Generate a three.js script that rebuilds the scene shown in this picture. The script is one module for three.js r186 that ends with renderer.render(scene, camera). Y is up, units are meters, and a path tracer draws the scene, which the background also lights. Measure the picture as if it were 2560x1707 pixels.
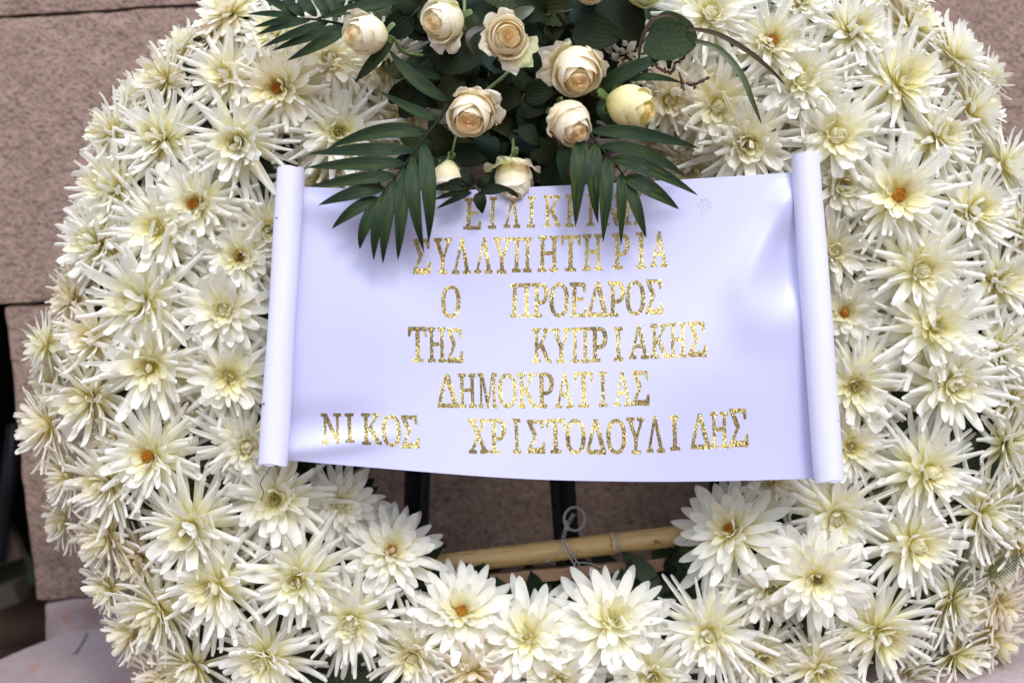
import * as THREE from 'three';
import { mergeGeometries } from 'three/addons/utils/BufferGeometryUtils.js';

// ------------------------------------------------------------------ camera, sky, sun, exposure
const scene = new THREE.Scene();
const D = 1.5;                                   // lens to the plane of the wreath, metres
const camera = new THREE.PerspectiveCamera(THREE.MathUtils.radToDeg(2 * Math.atan(0.392 / D)), 1024 / 682, 0.05, 60);
camera.rotation.order = 'YXZ';
camera.position.set(0, 1.25, D);
camera.rotation.set(-0.105, 0, -0.066);
camera.focus = D - 0.13; camera.userData.fStop = 2.6;
camera.updateMatrixWorld(true);

const renderer = new THREE.WebGLRenderer({ antialias: true });
renderer.setSize(1024, 682);
renderer.toneMapping = THREE.LinearToneMapping;
renderer.toneMappingExposure = 1.86;
renderer.shadowMap.enabled = true;

const SUN_DIR = new THREE.Vector3(0.34, 0.95, 0.85).normalize();
{ // overcast sky: cool overhead, paler towards the horizon, brightest round the veiled sun
  const w = 256, h = 128, a = new Float32Array(w * h * 4);
  for (let y = 0; y < h; y++) for (let x = 0; x < w; x++) {
    const el = ((y + 0.5) / h - 0.5) * Math.PI, az = ((x + 0.5) / w - 0.5) * 2 * Math.PI;
    const d = new THREE.Vector3(Math.cos(el) * Math.cos(az), Math.sin(el), Math.cos(el) * Math.sin(az));
    const up = Math.max(0, d.y), s = Math.max(0, d.dot(SUN_DIR));
    const c = 0.24 + 1.12 * up + 0.45 * s ** 4, i = (y * w + x) * 4;
    a[i] = c * (0.97 - 0.12 * up); a[i + 1] = c * (0.99 - 0.04 * up); a[i + 2] = c * (1.05 + 0.14 * up); a[i + 3] = 1;
  }
  const sky = new THREE.DataTexture(a, w, h, THREE.RGBAFormat, THREE.FloatType);
  sky.mapping = THREE.EquirectangularReflectionMapping; sky.magFilter = THREE.LinearFilter; sky.needsUpdate = true;
  scene.background = sky; scene.environment = sky;
}
scene.backgroundIntensity = 1.0; scene.environmentIntensity = 1.0;
const sun = new THREE.DirectionalLight(new THREE.Color(1, 0.94, 0.85), 1.1);
sun.position.copy(SUN_DIR).multiplyScalar(6).add(new THREE.Vector3(0, 1, 0));
sun.target.position.set(0, 1.1, 0); sun.castShadow = true; sun.shadow.radius = 32;
Object.assign(sun.shadow.camera, { left: -1.5, right: 1.5, top: 1.5, bottom: -1.5, near: 0.5, far: 14 });
scene.add(sun, sun.target);

// ------------------------------------------------------------------ helpers
let seed = 12345;
const rnd = () => { seed = (seed + 0x6d2b79f5) | 0; let t = Math.imul(seed ^ (seed >>> 15), 1 | seed); t = (t + Math.imul(t ^ (t >>> 7), 61 | t)) ^ t; return ((t ^ (t >>> 14)) >>> 0) / 4294967296; };
const rr = (a, b) => a + (b - a) * rnd(), sg = () => (rnd() + rnd() + rnd() - 1.5) / 1.5;
const lerp = (a, b, t) => a + (b - a) * t, clamp = (x, a = 0, b = 1) => Math.min(b, Math.max(a, x));
const ss = (a, b, x) => { const t = clamp((x - a) / (b - a)); return t * t * (3 - 2 * t); };
const V = (x, y, z) => new THREE.Vector3(x, y, z);
const W = 2560, H = 1707, TY = 0.392 / D, TX = TY * W / H;
// the place that lies "lift" metres in front of the plane of the wreath
const P = (px, py, lift = 0) => { const d = D - lift; return V((px / W * 2 - 1) * TX * d, (1 - py / H * 2) * TY * d, -d).applyMatrix4(camera.matrixWorld); };
const onZ = (px, py, z) => { const p = P(px, py, 0), o = camera.position; return o.clone().addScaledVector(p.clone().sub(o), (z - o.z) / (p.z - o.z)); };
const K = 0.784 / H;                              // metres per photo pixel in the plane of the wreath
const dirW = (x, y, z) => V(x, y, z).normalize().applyQuaternion(camera.quaternion);
const FACE = dirW(0, 0, 1);

const used = {};
const numbered = (n) => { const k = used[n] = (used[n] ?? -1) + 1; return k ? `${n}_${String(k).padStart(3, '0')}` : n; };
function thing(name, label, category, pos, group) {
  const o = new THREE.Group(); o.name = numbered(name); scene.add(o);
  if (pos) o.position.copy(pos);
  o.userData = { label, category }; if (group) o.userData.group = group;
  return o;
}
function part(name, geo, m, parent, label) {
  const o = new THREE.Mesh(geo, m); o.name = name; o.castShadow = o.receiveShadow = true; parent.add(o);
  if (label) o.userData.label = label;
  return o;
}
// a grid surface from f(u, v) -> [x, y, z], with uv and optional colour c(u, v) -> [r, g, b]
function sheet(nu, nv, f, c) {
  const p = [], uv = [], col = [], ix = [];
  for (let j = 0; j <= nv; j++) for (let i = 0; i <= nu; i++) {
    const u = i / nu, v = j / nv; p.push(...f(u, v)); uv.push(u, v); if (c) col.push(...c(u, v));
    if (i < nu && j < nv) { const a = j * (nu + 1) + i, b = a + 1, d = a + nu + 1, e = d + 1; ix.push(a, b, e, a, e, d); }
  }
  const g = new THREE.BufferGeometry();
  g.setAttribute('position', new THREE.Float32BufferAttribute(p, 3)); g.setAttribute('uv', new THREE.Float32BufferAttribute(uv, 2));
  if (c) g.setAttribute('color', new THREE.Float32BufferAttribute(col, 3));
  g.setIndex(ix); g.computeVertexNormals(); return g;
}
function tube(points, r, radial = 6, seg, taper) {
  const curve = new THREE.CatmullRomCurve3(points), n = seg ?? Math.max(8, points.length * 4);
  const g = new THREE.TubeGeometry(curve, n, r, radial, false);
  if (taper) {
    const pos = g.attributes.position, c = V();
    for (let i = 0; i <= n; i++) { const q = curve.getPointAt(i / n), s = taper(i / n); for (let j = 0; j <= radial; j++) { const k = i * (radial + 1) + j; c.fromBufferAttribute(pos, k).sub(q).multiplyScalar(s).add(q); pos.setXYZ(k, c.x, c.y, c.z); } }
  }
  return g;
}
const local = (pts, o) => pts.map((p) => p.clone().sub(o));

// tileable value noise
function noiseTile(n, seed0) {
  let s = seed0; const R = () => { s = (Math.imul(s, 1664525) + 1013904223) | 0; return (s >>> 8) / 16777216; };
  const g = Float32Array.from({ length: n * n }, R);
  return (x, y) => { x = ((x % 1) + 1) % 1 * n; y = ((y % 1) + 1) % 1 * n; const i = x | 0, j = y | 0, a = x - i, b = y - j, u = a * a * (3 - 2 * a), v = b * b * (3 - 2 * b), i2 = (i + 1) % n, j2 = (j + 1) % n; return lerp(lerp(g[j * n + i], g[j * n + i2], u), lerp(g[j2 * n + i], g[j2 * n + i2], u), v); };
}
function tex(w, h, f, srgb, repeat) {
  const a = new Uint8Array(w * h * 4);
  for (let y = 0; y < h; y++) for (let x = 0; x < w; x++) { const c = f(x / w, y / h), i = (y * w + x) * 4; for (let k = 0; k < 3; k++) a[i + k] = clamp(c[k]) * 255; a[i + 3] = 255; }
  const t = new THREE.DataTexture(a, w, h); t.magFilter = THREE.LinearFilter; t.wrapS = t.wrapT = THREE.RepeatWrapping;
  if (srgb) t.colorSpace = THREE.SRGBColorSpace; if (repeat) t.repeat.set(...repeat); t.needsUpdate = true; return t;
}
const toS = (c) => (c <= 0.0031308 ? c * 12.92 : 1.055 * c ** (1 / 2.4) - 0.055);
const std = (o) => new THREE.MeshStandardMaterial({ side: THREE.DoubleSide, ...o });
const phy = (o) => new THREE.MeshPhysicalMaterial({ side: THREE.DoubleSide, ...o });
const C = (r, g, b) => new THREE.Color().setRGB(r, g, b);

// ------------------------------------------------------------------ the wall, its plinth and the pavement
const WALL_Z = -0.26;
const nA = noiseTile(112, 3), nB = noiseTile(56, 5), nC = noiseTile(20, 7), nD = noiseTile(6, 9), nE = noiseTile(200, 11);
const grit = (x, y) => { const a = nA(x, y), b = nB(x, y), e = nE(x, y); return clamp(0.40 * a + 0.32 * b + 0.28 * e + 0.05); };
const pit = (x, y) => ss(0.62, 0.9, nA(x + 0.37, y + 0.11)) * 0.55 + ss(0.66, 0.9, nB(x + 0.2, y + 0.7)) * 0.3;
const stoneMap = tex(1024, 1024, (x, y) => {
  const g = grit(x, y), q = pit(x, y), m = nC(x, y) * 0.5 + nD(x, y) * 0.5, e = nE(x + 0.5, y + 0.25);
  const v = (0.56 + 0.72 * g) * (1 - 0.42 * q) * (0.9 + 0.2 * m), warm = (e - 0.5) * 0.16;
  return [toS(0.285 * v * (1 + warm)), toS(0.198 * v), toS(0.160 * v * (1 - warm * 1.2))];
}, true);
const stoneBump = tex(1024, 1024, (x, y) => { const h = clamp(0.3 + 0.75 * grit(x, y) - 0.45 * pit(x, y)); return [h, h, h]; });
const stoneMat = std({ map: stoneMap, bumpMap: stoneBump, bumpScale: 0.0034, roughness: 0.95 });
const baseMap = tex(512, 512, (x, y) => {
  const g = nB(x, y) * 0.5 + nE(x, y) * 0.5, m = nC(x, y), worn = ss(0.57, 0.70, nD(x + 0.3, y) * 0.35 + nC(x * 0.9, y + 0.2) * 0.4 + nB(x, y) * 0.25) * 0.7, v = 0.86 + 0.24 * g - 0.12 * m;
  const c = [0.36 * v, 0.285 * v, 0.285 * v], r = [0.36, 0.20, 0.165];
  return c.map((k, i) => toS(lerp(k, r[i] * v, worn)));
}, true);
const baseMat = std({ map: baseMap, bumpMap: stoneBump, bumpScale: 0.0012, roughness: 0.9 });

// a block with rounded, uneven edges; uv in metres
function roughBlock(x0, x1, y0, y1, z0, z1, round, rough, step, s0) {
  const nz = noiseTile(40, s0), geos = [];
  const w = x1 - x0, h = y1 - y0, g = new THREE.BoxGeometry(w, h, z1 - z0, Math.ceil(w / step), Math.ceil(h / step), 5);
  const p = g.attributes.position, uv = g.attributes.uv, n = g.attributes.normal, q = V(), i0 = V(), hw = w / 2, hh = h / 2, hd = (z1 - z0) / 2;
  for (let i = 0; i < p.count; i++) {
    q.fromBufferAttribute(p, i); const ax = n.getX(i), ay = n.getY(i);
    i0.set(clamp(q.x, -hw + round, hw - round), clamp(q.y, -hh + round, hh - round), clamp(q.z, -hd + round, hd - round));
    const o = q.clone().sub(i0); if (o.lengthSq() > 1e-12) { o.normalize(); q.copy(i0).addScaledVector(o, round); }
    const k = (nz(q.x * 0.9 + 0.3, q.y * 0.9) - 0.5) * 2 * rough + (nz(q.x * 2.7, q.y * 2.7 + q.z) - 0.5) * rough;
    q.addScaledVector(o, k);
    uv.setXY(i, Math.abs(ax) > 0.5 ? (q.z + 3) / 0.42 : (q.x + x0) / 0.42 + s0 * 0.37, Math.abs(ay) > 0.5 ? q.z / 0.42 : (q.y + y0) / 0.42 + s0 * 0.21);
    p.setXYZ(i, q.x + (x0 + x1) / 2, q.y + (y0 + y1) / 2, q.z + (z0 + z1) / 2);
  }
  g.computeVertexNormals(); return g;
}
const wall = thing('stone_pillar', 'broad pillar of rough pinkish sandstone blocks behind the white flower wreath', 'pillar');
const yJ1 = onZ(300, 24, WALL_Z).y, yJ2 = onZ(100, 757, WALL_Z).y, yJ3 = onZ(140, 1502, WALL_Z).y, yJ4 = onZ(140, 1577, WALL_Z).y;
const xEdge = onZ(44, 1130, WALL_Z).x, xEdge2 = onZ(-90, 600, WALL_Z).x;
const gap = 0.0012;
part('stone_block', roughBlock(-1.75, 0.98, yJ1 + gap, yJ1 + 0.42, WALL_Z - 0.4, WALL_Z, 0.005, 0.0018, 0.012, 1), stoneMat, wall);
part('stone_block', roughBlock(-1.75, 0.98, yJ2 + gap, yJ1 - gap, WALL_Z - 0.4, WALL_Z + 0.002, 0.005, 0.0018, 0.012, 2), stoneMat, wall);
part('stone_block', roughBlock(xEdge, 0.98, yJ3, yJ2 - gap, WALL_Z - 0.4, WALL_Z - 0.003, 0.006, 0.002, 0.012, 3), stoneMat, wall);
part('mortar_joint', new THREE.BoxGeometry(1.5, yJ1 - yJ3 + 0.3, 0.3).translate((xEdge + 0.03 + 0.94) / 2 * 1 + 0.02, (yJ1 + yJ3) / 2 + 0.12, WALL_Z - 0.02 - 0.15), std({ color: C(0.20, 0.13, 0.10), roughness: 1 }), wall);
part('base_block', roughBlock(xEdge + 0.012, 0.96, yJ4 - 0.02, yJ3 - 0.001, WALL_Z - 0.4, WALL_Z + 0.004, 0.006, 0.002, 0.012, 4), baseMat, wall, 'paler smooth stone course under the rough blocks');
{ // round plinth under the pillar
  const r = 0.735, pts = [[0.002, 0], [r - 0.03, 0], [r - 0.012, -0.006], [r, -0.025], [r + 0.006, -0.06], [r - 0.004, -0.12], [r - 0.03, -0.15]].map(([a, b]) => new THREE.Vector2(a, b));
  const g = new THREE.LatheGeometry(pts.reverse(), 96); const p = g.attributes.position, uv = g.attributes.uv;
  for (let i = 0; i < p.count; i++) { p.setZ(i, Math.max(p.getZ(i) * 0.62, WALL_Z + 0.062)); uv.setXY(i, p.getX(i) / 0.5, p.getZ(i) / 0.5 + p.getY(i)); }
  g.translate(0, yJ4, -0.06); part('round_plinth', g, baseMat, wall);
  const cr = [[215, 1585], [209, 1600], [199, 1617], [186, 1636]].map(([a, b]) => { const o = camera.position, q = P(a, b, 0), t = (yJ4 - o.y) / (q.y - o.y); return o.clone().lerp(q, t); });
  part('crack', tube(cr.map((q) => q.setY(yJ4 + 0.0002)), 0.0022, 5), std({ color: C(0.20, 0.16, 0.165), roughness: 1 }), wall);
}
const pav = new THREE.Mesh(new THREE.PlaneGeometry(24, 24).rotateX(-Math.PI / 2), std({ color: C(0.62, 0.56, 0.54), map: (() => { const t = stoneMap.clone(); t.repeat.set(50, 50); return t; })(), roughness: 0.95 }));
pav.name = 'pavement'; pav.userData = { kind: 'structure', label: 'worn stone paving the wreath and pillar stand on' }; pav.receiveShadow = true; pav.position.y = yJ4 - 0.16; scene.add(pav);
// what stands in the dark gap beside the pillar
{
  // a deep opening under the long upper blocks: rear wall, far side, ceiling
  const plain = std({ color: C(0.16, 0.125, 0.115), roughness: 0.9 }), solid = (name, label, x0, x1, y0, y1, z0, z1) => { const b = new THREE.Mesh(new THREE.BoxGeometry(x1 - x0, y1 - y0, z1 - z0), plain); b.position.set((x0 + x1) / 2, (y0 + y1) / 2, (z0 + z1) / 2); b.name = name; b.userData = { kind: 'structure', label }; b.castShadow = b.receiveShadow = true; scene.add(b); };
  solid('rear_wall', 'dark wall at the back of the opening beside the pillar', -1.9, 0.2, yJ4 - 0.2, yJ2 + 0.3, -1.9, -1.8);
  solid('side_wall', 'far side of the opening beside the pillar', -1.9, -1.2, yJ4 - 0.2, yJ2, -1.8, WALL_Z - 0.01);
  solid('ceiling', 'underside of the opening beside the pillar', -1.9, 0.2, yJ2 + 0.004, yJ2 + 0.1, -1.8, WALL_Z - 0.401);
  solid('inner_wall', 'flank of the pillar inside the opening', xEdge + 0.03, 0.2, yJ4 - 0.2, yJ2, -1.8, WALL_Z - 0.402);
  const at = (x, y, z = -0.42) => onZ(x, y, z), bx = (x0, y0, x1, y1, z, t) => { const a = at(x0, y0, z), b = at(x1, y1, z); return [new THREE.BoxGeometry(Math.abs(b.x - a.x), Math.abs(b.y - a.y), t), a.clone().lerp(b, 0.5)]; };
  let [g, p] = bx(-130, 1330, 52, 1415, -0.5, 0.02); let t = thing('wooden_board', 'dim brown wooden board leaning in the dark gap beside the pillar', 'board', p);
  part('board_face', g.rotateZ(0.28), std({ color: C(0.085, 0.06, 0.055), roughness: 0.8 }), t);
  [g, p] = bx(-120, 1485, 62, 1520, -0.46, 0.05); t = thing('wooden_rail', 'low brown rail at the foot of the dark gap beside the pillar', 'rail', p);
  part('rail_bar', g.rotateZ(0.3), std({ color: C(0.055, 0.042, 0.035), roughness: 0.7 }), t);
  const o = at(5, 1250, -0.45); t = thing('black_bar', 'glossy black bar standing in the dark gap beside the pillar', 'bar', o);
  part('bar', tube(local([at(34, 1060, -0.45), at(22, 1180, -0.44), at(8, 1270, -0.45), at(-8, 1400, -0.46)], o), 0.012, 10), std({ color: C(0.012, 0.013, 0.018), roughness: 0.22 }), t);
  const o2 = at(20, 1430, -0.55); t = thing('dark_leaf', 'dark green leaf deep in the gap beside the pillar', 'leaf', o2);
  part('leaf_blade', sheet(4, 8, (u, v) => [(u - 0.5) * 0.09 * Math.sin(Math.PI * (0.08 + 0.9 * v)), (v - 0.5) * 0.09, 0.012 * Math.cos((u - 0.5) * 3)]).rotateZ(1.1), std({ color: C(0.03, 0.045, 0.02), roughness: 0.6 }), t);
}

// ------------------------------------------------------------------ wreath base, frame posts, bamboo, lath, wires
const RC = [1370, 870], R_IN = 555, R_OUT = 1215, R_MID = 890;
const lift = (rho) => 0.105 * Math.sqrt(Math.max(0.0, 1 - ((rho - R_MID) / 365) ** 2));
{
  const o = P(RC[0], RC[1], 0), t = thing('wreath_base', 'dark green leafy ring that holds the white flowers, seen in the gaps', 'wreath base', o);
  const nz = noiseTile(40, 21);
  const ring = sheet(180, 22, (u, v) => {
    const a = u * Math.PI * 2, b = v * Math.PI * 2, w = nz(u * 6, v * 3) * 0.02, rho = 905 + (268 + w * 400) * Math.cos(b), q = P(RC[0] + rho * Math.cos(a), RC[1] + rho * Math.sin(a), -0.03 + (0.085 + w) * Math.sin(b)).sub(o);
    return [q.x, q.y, q.z];
  });
  const mossMap = tex(256, 256, (x, y) => { const n = nB(x, y), e = nE(x, y), v = 0.5 + n * 0.7; return [toS((0.035 + 0.025 * e) * v), toS((0.055 + 0.03 * e) * v), toS(0.03 * v)]; }, true, [24, 5]);
  part('moss_ring', ring, std({ map: mossMap, roughness: 0.95, bumpMap: mossMap, bumpScale: 0.02 }), t);
  const L = [], lf = sheet(2, 6, (u, v) => [(u - 0.5) * 0.022 * Math.sin(Math.PI * (0.04 + 0.94 * v)), v * 0.055, Math.abs(u - 0.5) * 0.008 + 0.012 * v * v]), m4 = new THREE.Matrix4();
  for (let i = 0; i < 1500; i++) { const a = rr(0, 6.283), b = rr(0.85, 3.5), rho = 905 + 268 * Math.cos(b), q = P(RC[0] + rho * Math.cos(a), RC[1] + rho * Math.sin(a), -0.03 + 0.083 * Math.sin(b)).sub(o), e = new THREE.Quaternion().copy(camera.quaternion).multiply(new THREE.Quaternion().setFromEuler(new THREE.Euler(rr(-0.3, 0.9), sg() * 0.8, rr(0, 6.283)))); L.push(lf.clone().applyMatrix4(m4.compose(q, e, V(1, 1, 1).multiplyScalar(rr(0.7, 1.3))))); }
  part('leaves', mergeGeometries(L), std({ color: C(0.03, 0.05, 0.022), roughness: 0.6 }), t).userData.kind = 'stuff';
}
// the wreaths of laurel that stand to either side, just outside the picture
for (const [cx0, where] of [[-1.30, 'left'], [1.34, 'right']]) {
  const o = V(cx0, 0.74, 0.0), t = thing('laurel_wreath', `dark green laurel wreath standing against the pillar to the ${where} of the dahlia wreath`, 'wreath', o);
  part('moss_ring', new THREE.TorusGeometry(0.41, 0.13, 12, 60).scale(1, 1, 0.7), std({ color: C(0.02, 0.03, 0.015), roughness: 0.95 }), t);
  const L = [], m4 = new THREE.Matrix4(), q = new THREE.Quaternion();
  const lf = sheet(2, 6, (u, v) => [(u - 0.5) * 0.04 * Math.sin(Math.PI * (0.04 + 0.94 * v)), v * 0.11, Math.abs(u - 0.5) * 0.014 + 0.02 * v * v]);
  for (let i = 0; i < 900; i++) { const a = rr(0, 6.283), b = rr(-1.9, 1.9), R = 0.41 + 0.125 * Math.sin(b); q.setFromEuler(new THREE.Euler(rr(-0.2, 0.6), b * 0.7, 0)); L.push(lf.clone().applyQuaternion(q).applyMatrix4(m4.makeRotationZ(a - 1.57 + sg() * 0.6)).translate(R * Math.cos(a), R * Math.sin(a), 0.088 * Math.cos(b))); }
  part('leaves', mergeGeometries(L), std({ color: C(0.022, 0.04, 0.018), roughness: 0.55 }), t).userData.kind = 'stuff';
}
const tapeMap = tex(128, 512, (x, y) => { const k = (y * 26 + x * 4.5 + nC(x, y) * 1.3) % 1, n = nE(x * 0.6, y); return [k, k, k].map((c) => clamp(c * 0.6 + n * 0.4)); });
const tapeMat = std({ color: C(0.012, 0.012, 0.017), roughness: 0.28, bumpMap: tapeMap, bumpScale: 0.004 });
function framePost(p, label) {
  const pts = p.map(([x, y]) => P(x, y, -0.045)), o = pts[pts.length - 1], t = thing('frame_post', label, 'post', o, 'black wrapped posts of the wreath stand');
  const L = local(pts, o), a = L[0], b = L[L.length - 1], n = 26;
  part('post_core', tube(L, 0.0138, 14, 24), tapeMat, t);
  const q = new THREE.Quaternion().setFromUnitVectors(V(0, 1, 0), a.clone().sub(b).normalize()), len = a.distanceTo(b);
  const strip = []; for (let i = 0; i < n; i++) { const g = new THREE.CylinderGeometry(0.0154 + rr(0, 0.0003), 0.0147 + rr(0, 0.0002), len / n * 1.25, 18, 1, true); { const gp = g.attributes.position, k = 0.55 + sg() * 0.2; for (let j = 0; j < gp.count; j++) gp.setY(j, gp.getY(j) + gp.getX(j) * k); g.computeVertexNormals(); } g.translate(0, (i + 0.5) / n * len, 0); strip.push(g); }
  const M = mergeGeometries(strip).applyQuaternion(q).translate(b.x, b.y, b.z); part('tape_wrapping', M, tapeMat, t);
}
framePost([[1049, 1020], [1046, 1200], [1038, 1360], [1036, 1420]], 'black taped post of the stand, nearer the left side of the wreath opening');
framePost([[1392, 1020], [1404, 1200], [1420, 1360], [1432, 1560]], 'black taped post of the stand behind the twisted wire loop');
framePost([[1790, 1020], [1800, 1190], [1815, 1330]], 'black taped post of the stand at the right end of the wreath opening');

const caneMap = tex(512, 128, (x, y) => { const f = nE(x * 0.12, y * 1.5), m = nC(x, y), s = ss(0.78, 0.9, nB(x * 0.35, y * 1.2)) * 0.5; const v = 0.85 + 0.2 * f + 0.15 * m; return [toS(lerp(0.50 * v, 0.16, s)), toS(lerp(0.33 * v, 0.09, s)), toS(lerp(0.135 * v, 0.05, s))]; }, true);
{
  const a = P(1020, 1421, 0.0), b = P(1800, 1327, 0.005), o = a.clone().lerp(b, 0.5), t = thing('bamboo_cane', 'yellow bamboo cane with one knot crossing the wreath opening', 'cane', o);
  const len = a.distanceTo(b), kn = 0.655 * len, pr = [];
  for (let i = 0; i <= 60; i++) { const s = i / 60 * len, d = s - kn; let r = 0.0122 + 0.0011 * Math.exp(-((d / 0.006) ** 2)) - 0.0012 * Math.exp(-(((d - 0.007) / 0.003) ** 2)); pr.push(new THREE.Vector2(r, s - len / 2)); }
  for (let k = -6; k <= 10; k++) pr.push(new THREE.Vector2(0.0122 + 0.0014 * Math.exp(-((k * 0.0011 / 0.003) ** 2)) - 0.0010 * Math.exp(-(((k * 0.0011 - 0.006) / 0.002) ** 2)), kn + k * 0.0011 - len / 2));
  pr.sort((x, y) => x.y - y.y);
  const g = new THREE.LatheGeometry(pr, 28), q = new THREE.Quaternion().setFromUnitVectors(V(0, 1, 0), b.clone().sub(a).normalize());
  const m = caneMap.clone(); m.rotation = Math.PI / 2; m.repeat.set(1, 1); m.needsUpdate = true;
  part('cane', g.applyQuaternion(q), std({ map: m, roughness: 0.38 }), t);
  const kp = P(1536, 1370, 0.0).sub(o); kp.addScaledVector(FACE, 0.0105);
  part('knot_scar', new THREE.SphereGeometry(1, 12, 8).scale(0.0062, 0.0042, 0.003).rotateZ(0.25).translate(kp.x, kp.y, kp.z), std({ color: C(0.13, 0.06, 0.035), roughness: 0.8 }), t);
  part('knot_ring', new THREE.TorusGeometry(0.0126, 0.0011, 6, 26).rotateX(Math.PI / 2).translate(0, kn - len / 2 - 0.001, 0).applyQuaternion(q), std({ color: C(0.20, 0.11, 0.06), roughness: 0.8 }), t);
  part('node_band', new THREE.CylinderGeometry(0.01245, 0.01245, 0.007, 26, 1, true).translate(0, kn - len / 2 + 0.0055, 0).applyQuaternion(q), std({ color: C(0.33, 0.27, 0.19), roughness: 0.6 }), t);
}
{
  const a = P(1225, 1449, -0.012), b = P(1790, 1398, -0.008), o = a.clone().lerp(b, 0.5), t = thing('wooden_lath', 'thin reddish wooden lath lying under the bamboo cane', 'lath', o);
  const mp = tex(512, 64, (x, y) => { const f = nE(x * 0.1, y), w = nB(x * 0.8 + nD(x, y) * 0.1, y * 0.3), s = ss(0.55, 0.8, nB(x * 0.2, y)) * 0.35; const v = 0.8 + 0.3 * f + 0.2 * (w - 0.5); return [toS((0.50 - s * 0.3) * v), toS((0.30 - s * 0.2) * v), toS((0.175 - s * 0.1) * v)]; }, true);
  const len = a.distanceTo(b), g = new THREE.BoxGeometry(len, 0.0138, 0.007, 60, 3, 1), p = g.attributes.position;
  for (let i = 0; i < p.count; i++) p.setY(i, p.getY(i) + (nE(p.getX(i) * 1.7, p.getY(i) > 0 ? 0.2 : 0.7) - 0.5) * 0.0012);
  g.computeVertexNormals(); part('lath', g.applyQuaternion(new THREE.Quaternion().setFromUnitVectors(V(1, 0, 0), b.clone().sub(a).normalize())), std({ map: mp, roughness: 0.8 }), t);
}
const wireMat = std({ color: C(0.40, 0.40, 0.41), metalness: 0.4, roughness: 0.36 });
{
  const px = (list, l, o) => list.map(([x, y, d = 0]) => P(x, y, l + d).sub(o));
  const o = P(1418, 1360, 0.016), t = thing('binding_wire', 'twisted grey wire with a loop tying the cane to the lath', 'wire', o);
  const loop = []; for (let i = 0; i <= 44; i++) { const a = i / 44 * Math.PI * 4.3 + 2.1, r = 29 - i * 0.16; loop.push([1437 + r * Math.cos(a), 1298 + (r + 4) * Math.sin(a), 0.01 * Math.sin(a * 0.5)]); }
  part('wire_loop', tube(px(loop, 0.005, o), 0.0006, 6, 160), wireMat, t);
  for (const s of [0, Math.PI]) { const tw = []; for (let i = 0; i <= 40; i++) { const k = i / 40, a = k * 26 + s; tw.push([lerp(1408, 1436, k) + 4.2 * Math.cos(a) - 6 * Math.sin(k * 3.1), lerp(1352, 1284, k) + 1.5 * Math.cos(a), 0.002 * Math.sin(a)]); } part('twist', tube(px(tw, 0.010, o), 0.00065, 6, 150), wireMat, t); }
  part('tie', tube(px([[1386, 1357, 0.004], [1410, 1352, 0.014], [1428, 1380, 0.016], [1447, 1412, 0.010], [1458, 1432, 0.006], [1468, 1446, 0]], 0.002, o), 0.0009, 6), wireMat, t);
  part('tie', tube(px([[1404, 1352, 0.012], [1414, 1376, 0.016], [1432, 1405, 0.014], [1452, 1436, 0.006], [1476, 1449, 0]], 0.002, o), 0.0009, 6), wireMat, t);
  part('tail', tube(px([[1364, 1407, 0.02], [1388, 1386, 0.017], [1414, 1369, 0.016]], 0.002, o), 0.00055, 6), wireMat, t);
  part('tail', tube(px([[1440, 1402, 0.013], [1432, 1424, 0.013], [1432, 1446, 0.012], [1446, 1462, 0.01]], 0.002, o), 0.00055, 6), wireMat, t);
  part('tail', tube(px([[1445, 1406, 0.012], [1478, 1409, 0.018], [1506, 1424, 0.016], [1516, 1445, 0.012], [1514, 1466, 0.005]], 0.002, o), 0.00055, 6), wireMat, t);
  part('tail', tube(px([[1398, 1462, 0.006], [1430, 1456, 0.01], [1452, 1448, 0.012]], 0.002, o), 0.00055, 6), wireMat, t);
  part('tail', tube(px([[1448, 1371, 0.018], [1438, 1384, 0.016], [1430, 1396, 0.014]], 0.002, o), 0.00055, 6), wireMat, t);
  const o2 = P(655, 1238, 0.15), t2 = thing('thin_wire', 'thin dark wire hanging from the foot of the left banner roll', 'wire', o2);
  part('strand', tube(px([[676, 1164, 0], [668, 1180, 0.01], [650, 1209, 0.015], [658, 1228, 0.012], [652, 1252, 0.004]], 0.15, o2), 0.0005, 6), std({ color: C(0.03, 0.03, 0.035), roughness: 0.5 }), t2);
}

// ------------------------------------------------------------------ dahlias
const TONES = [[1, 1, 1], [1, 0.99, 0.965], [1, 0.97, 0.915], [0.985, 0.92, 0.86]];
const petalBump = tex(64, 64, (x, y) => { const k = 0.5 + 0.5 * Math.sin(x * Math.PI * 14) * 0.6 + (nE(x * 0.3, y * 0.05) - 0.5) * 0.5; return [k, k, k]; });
const petalMats = TONES.map((t) => phy({ color: C(...t), vertexColors: true, roughness: 0.7, transmission: 0.45, thickness: 0, specularIntensity: 0.35, bumpMap: petalBump, bumpScale: 0.0004 }));
const YEL = [0.95, 0.85, 0.32], GRN = [0.88, 0.86, 0.36], LEM = [0.955, 0.93, 0.69], WHT = [0.965, 0.955, 0.90], IVO = [0.96, 0.90, 0.58];
const mix3 = (a, b, t) => a.map((x, i) => lerp(x, b[i], t));
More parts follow.
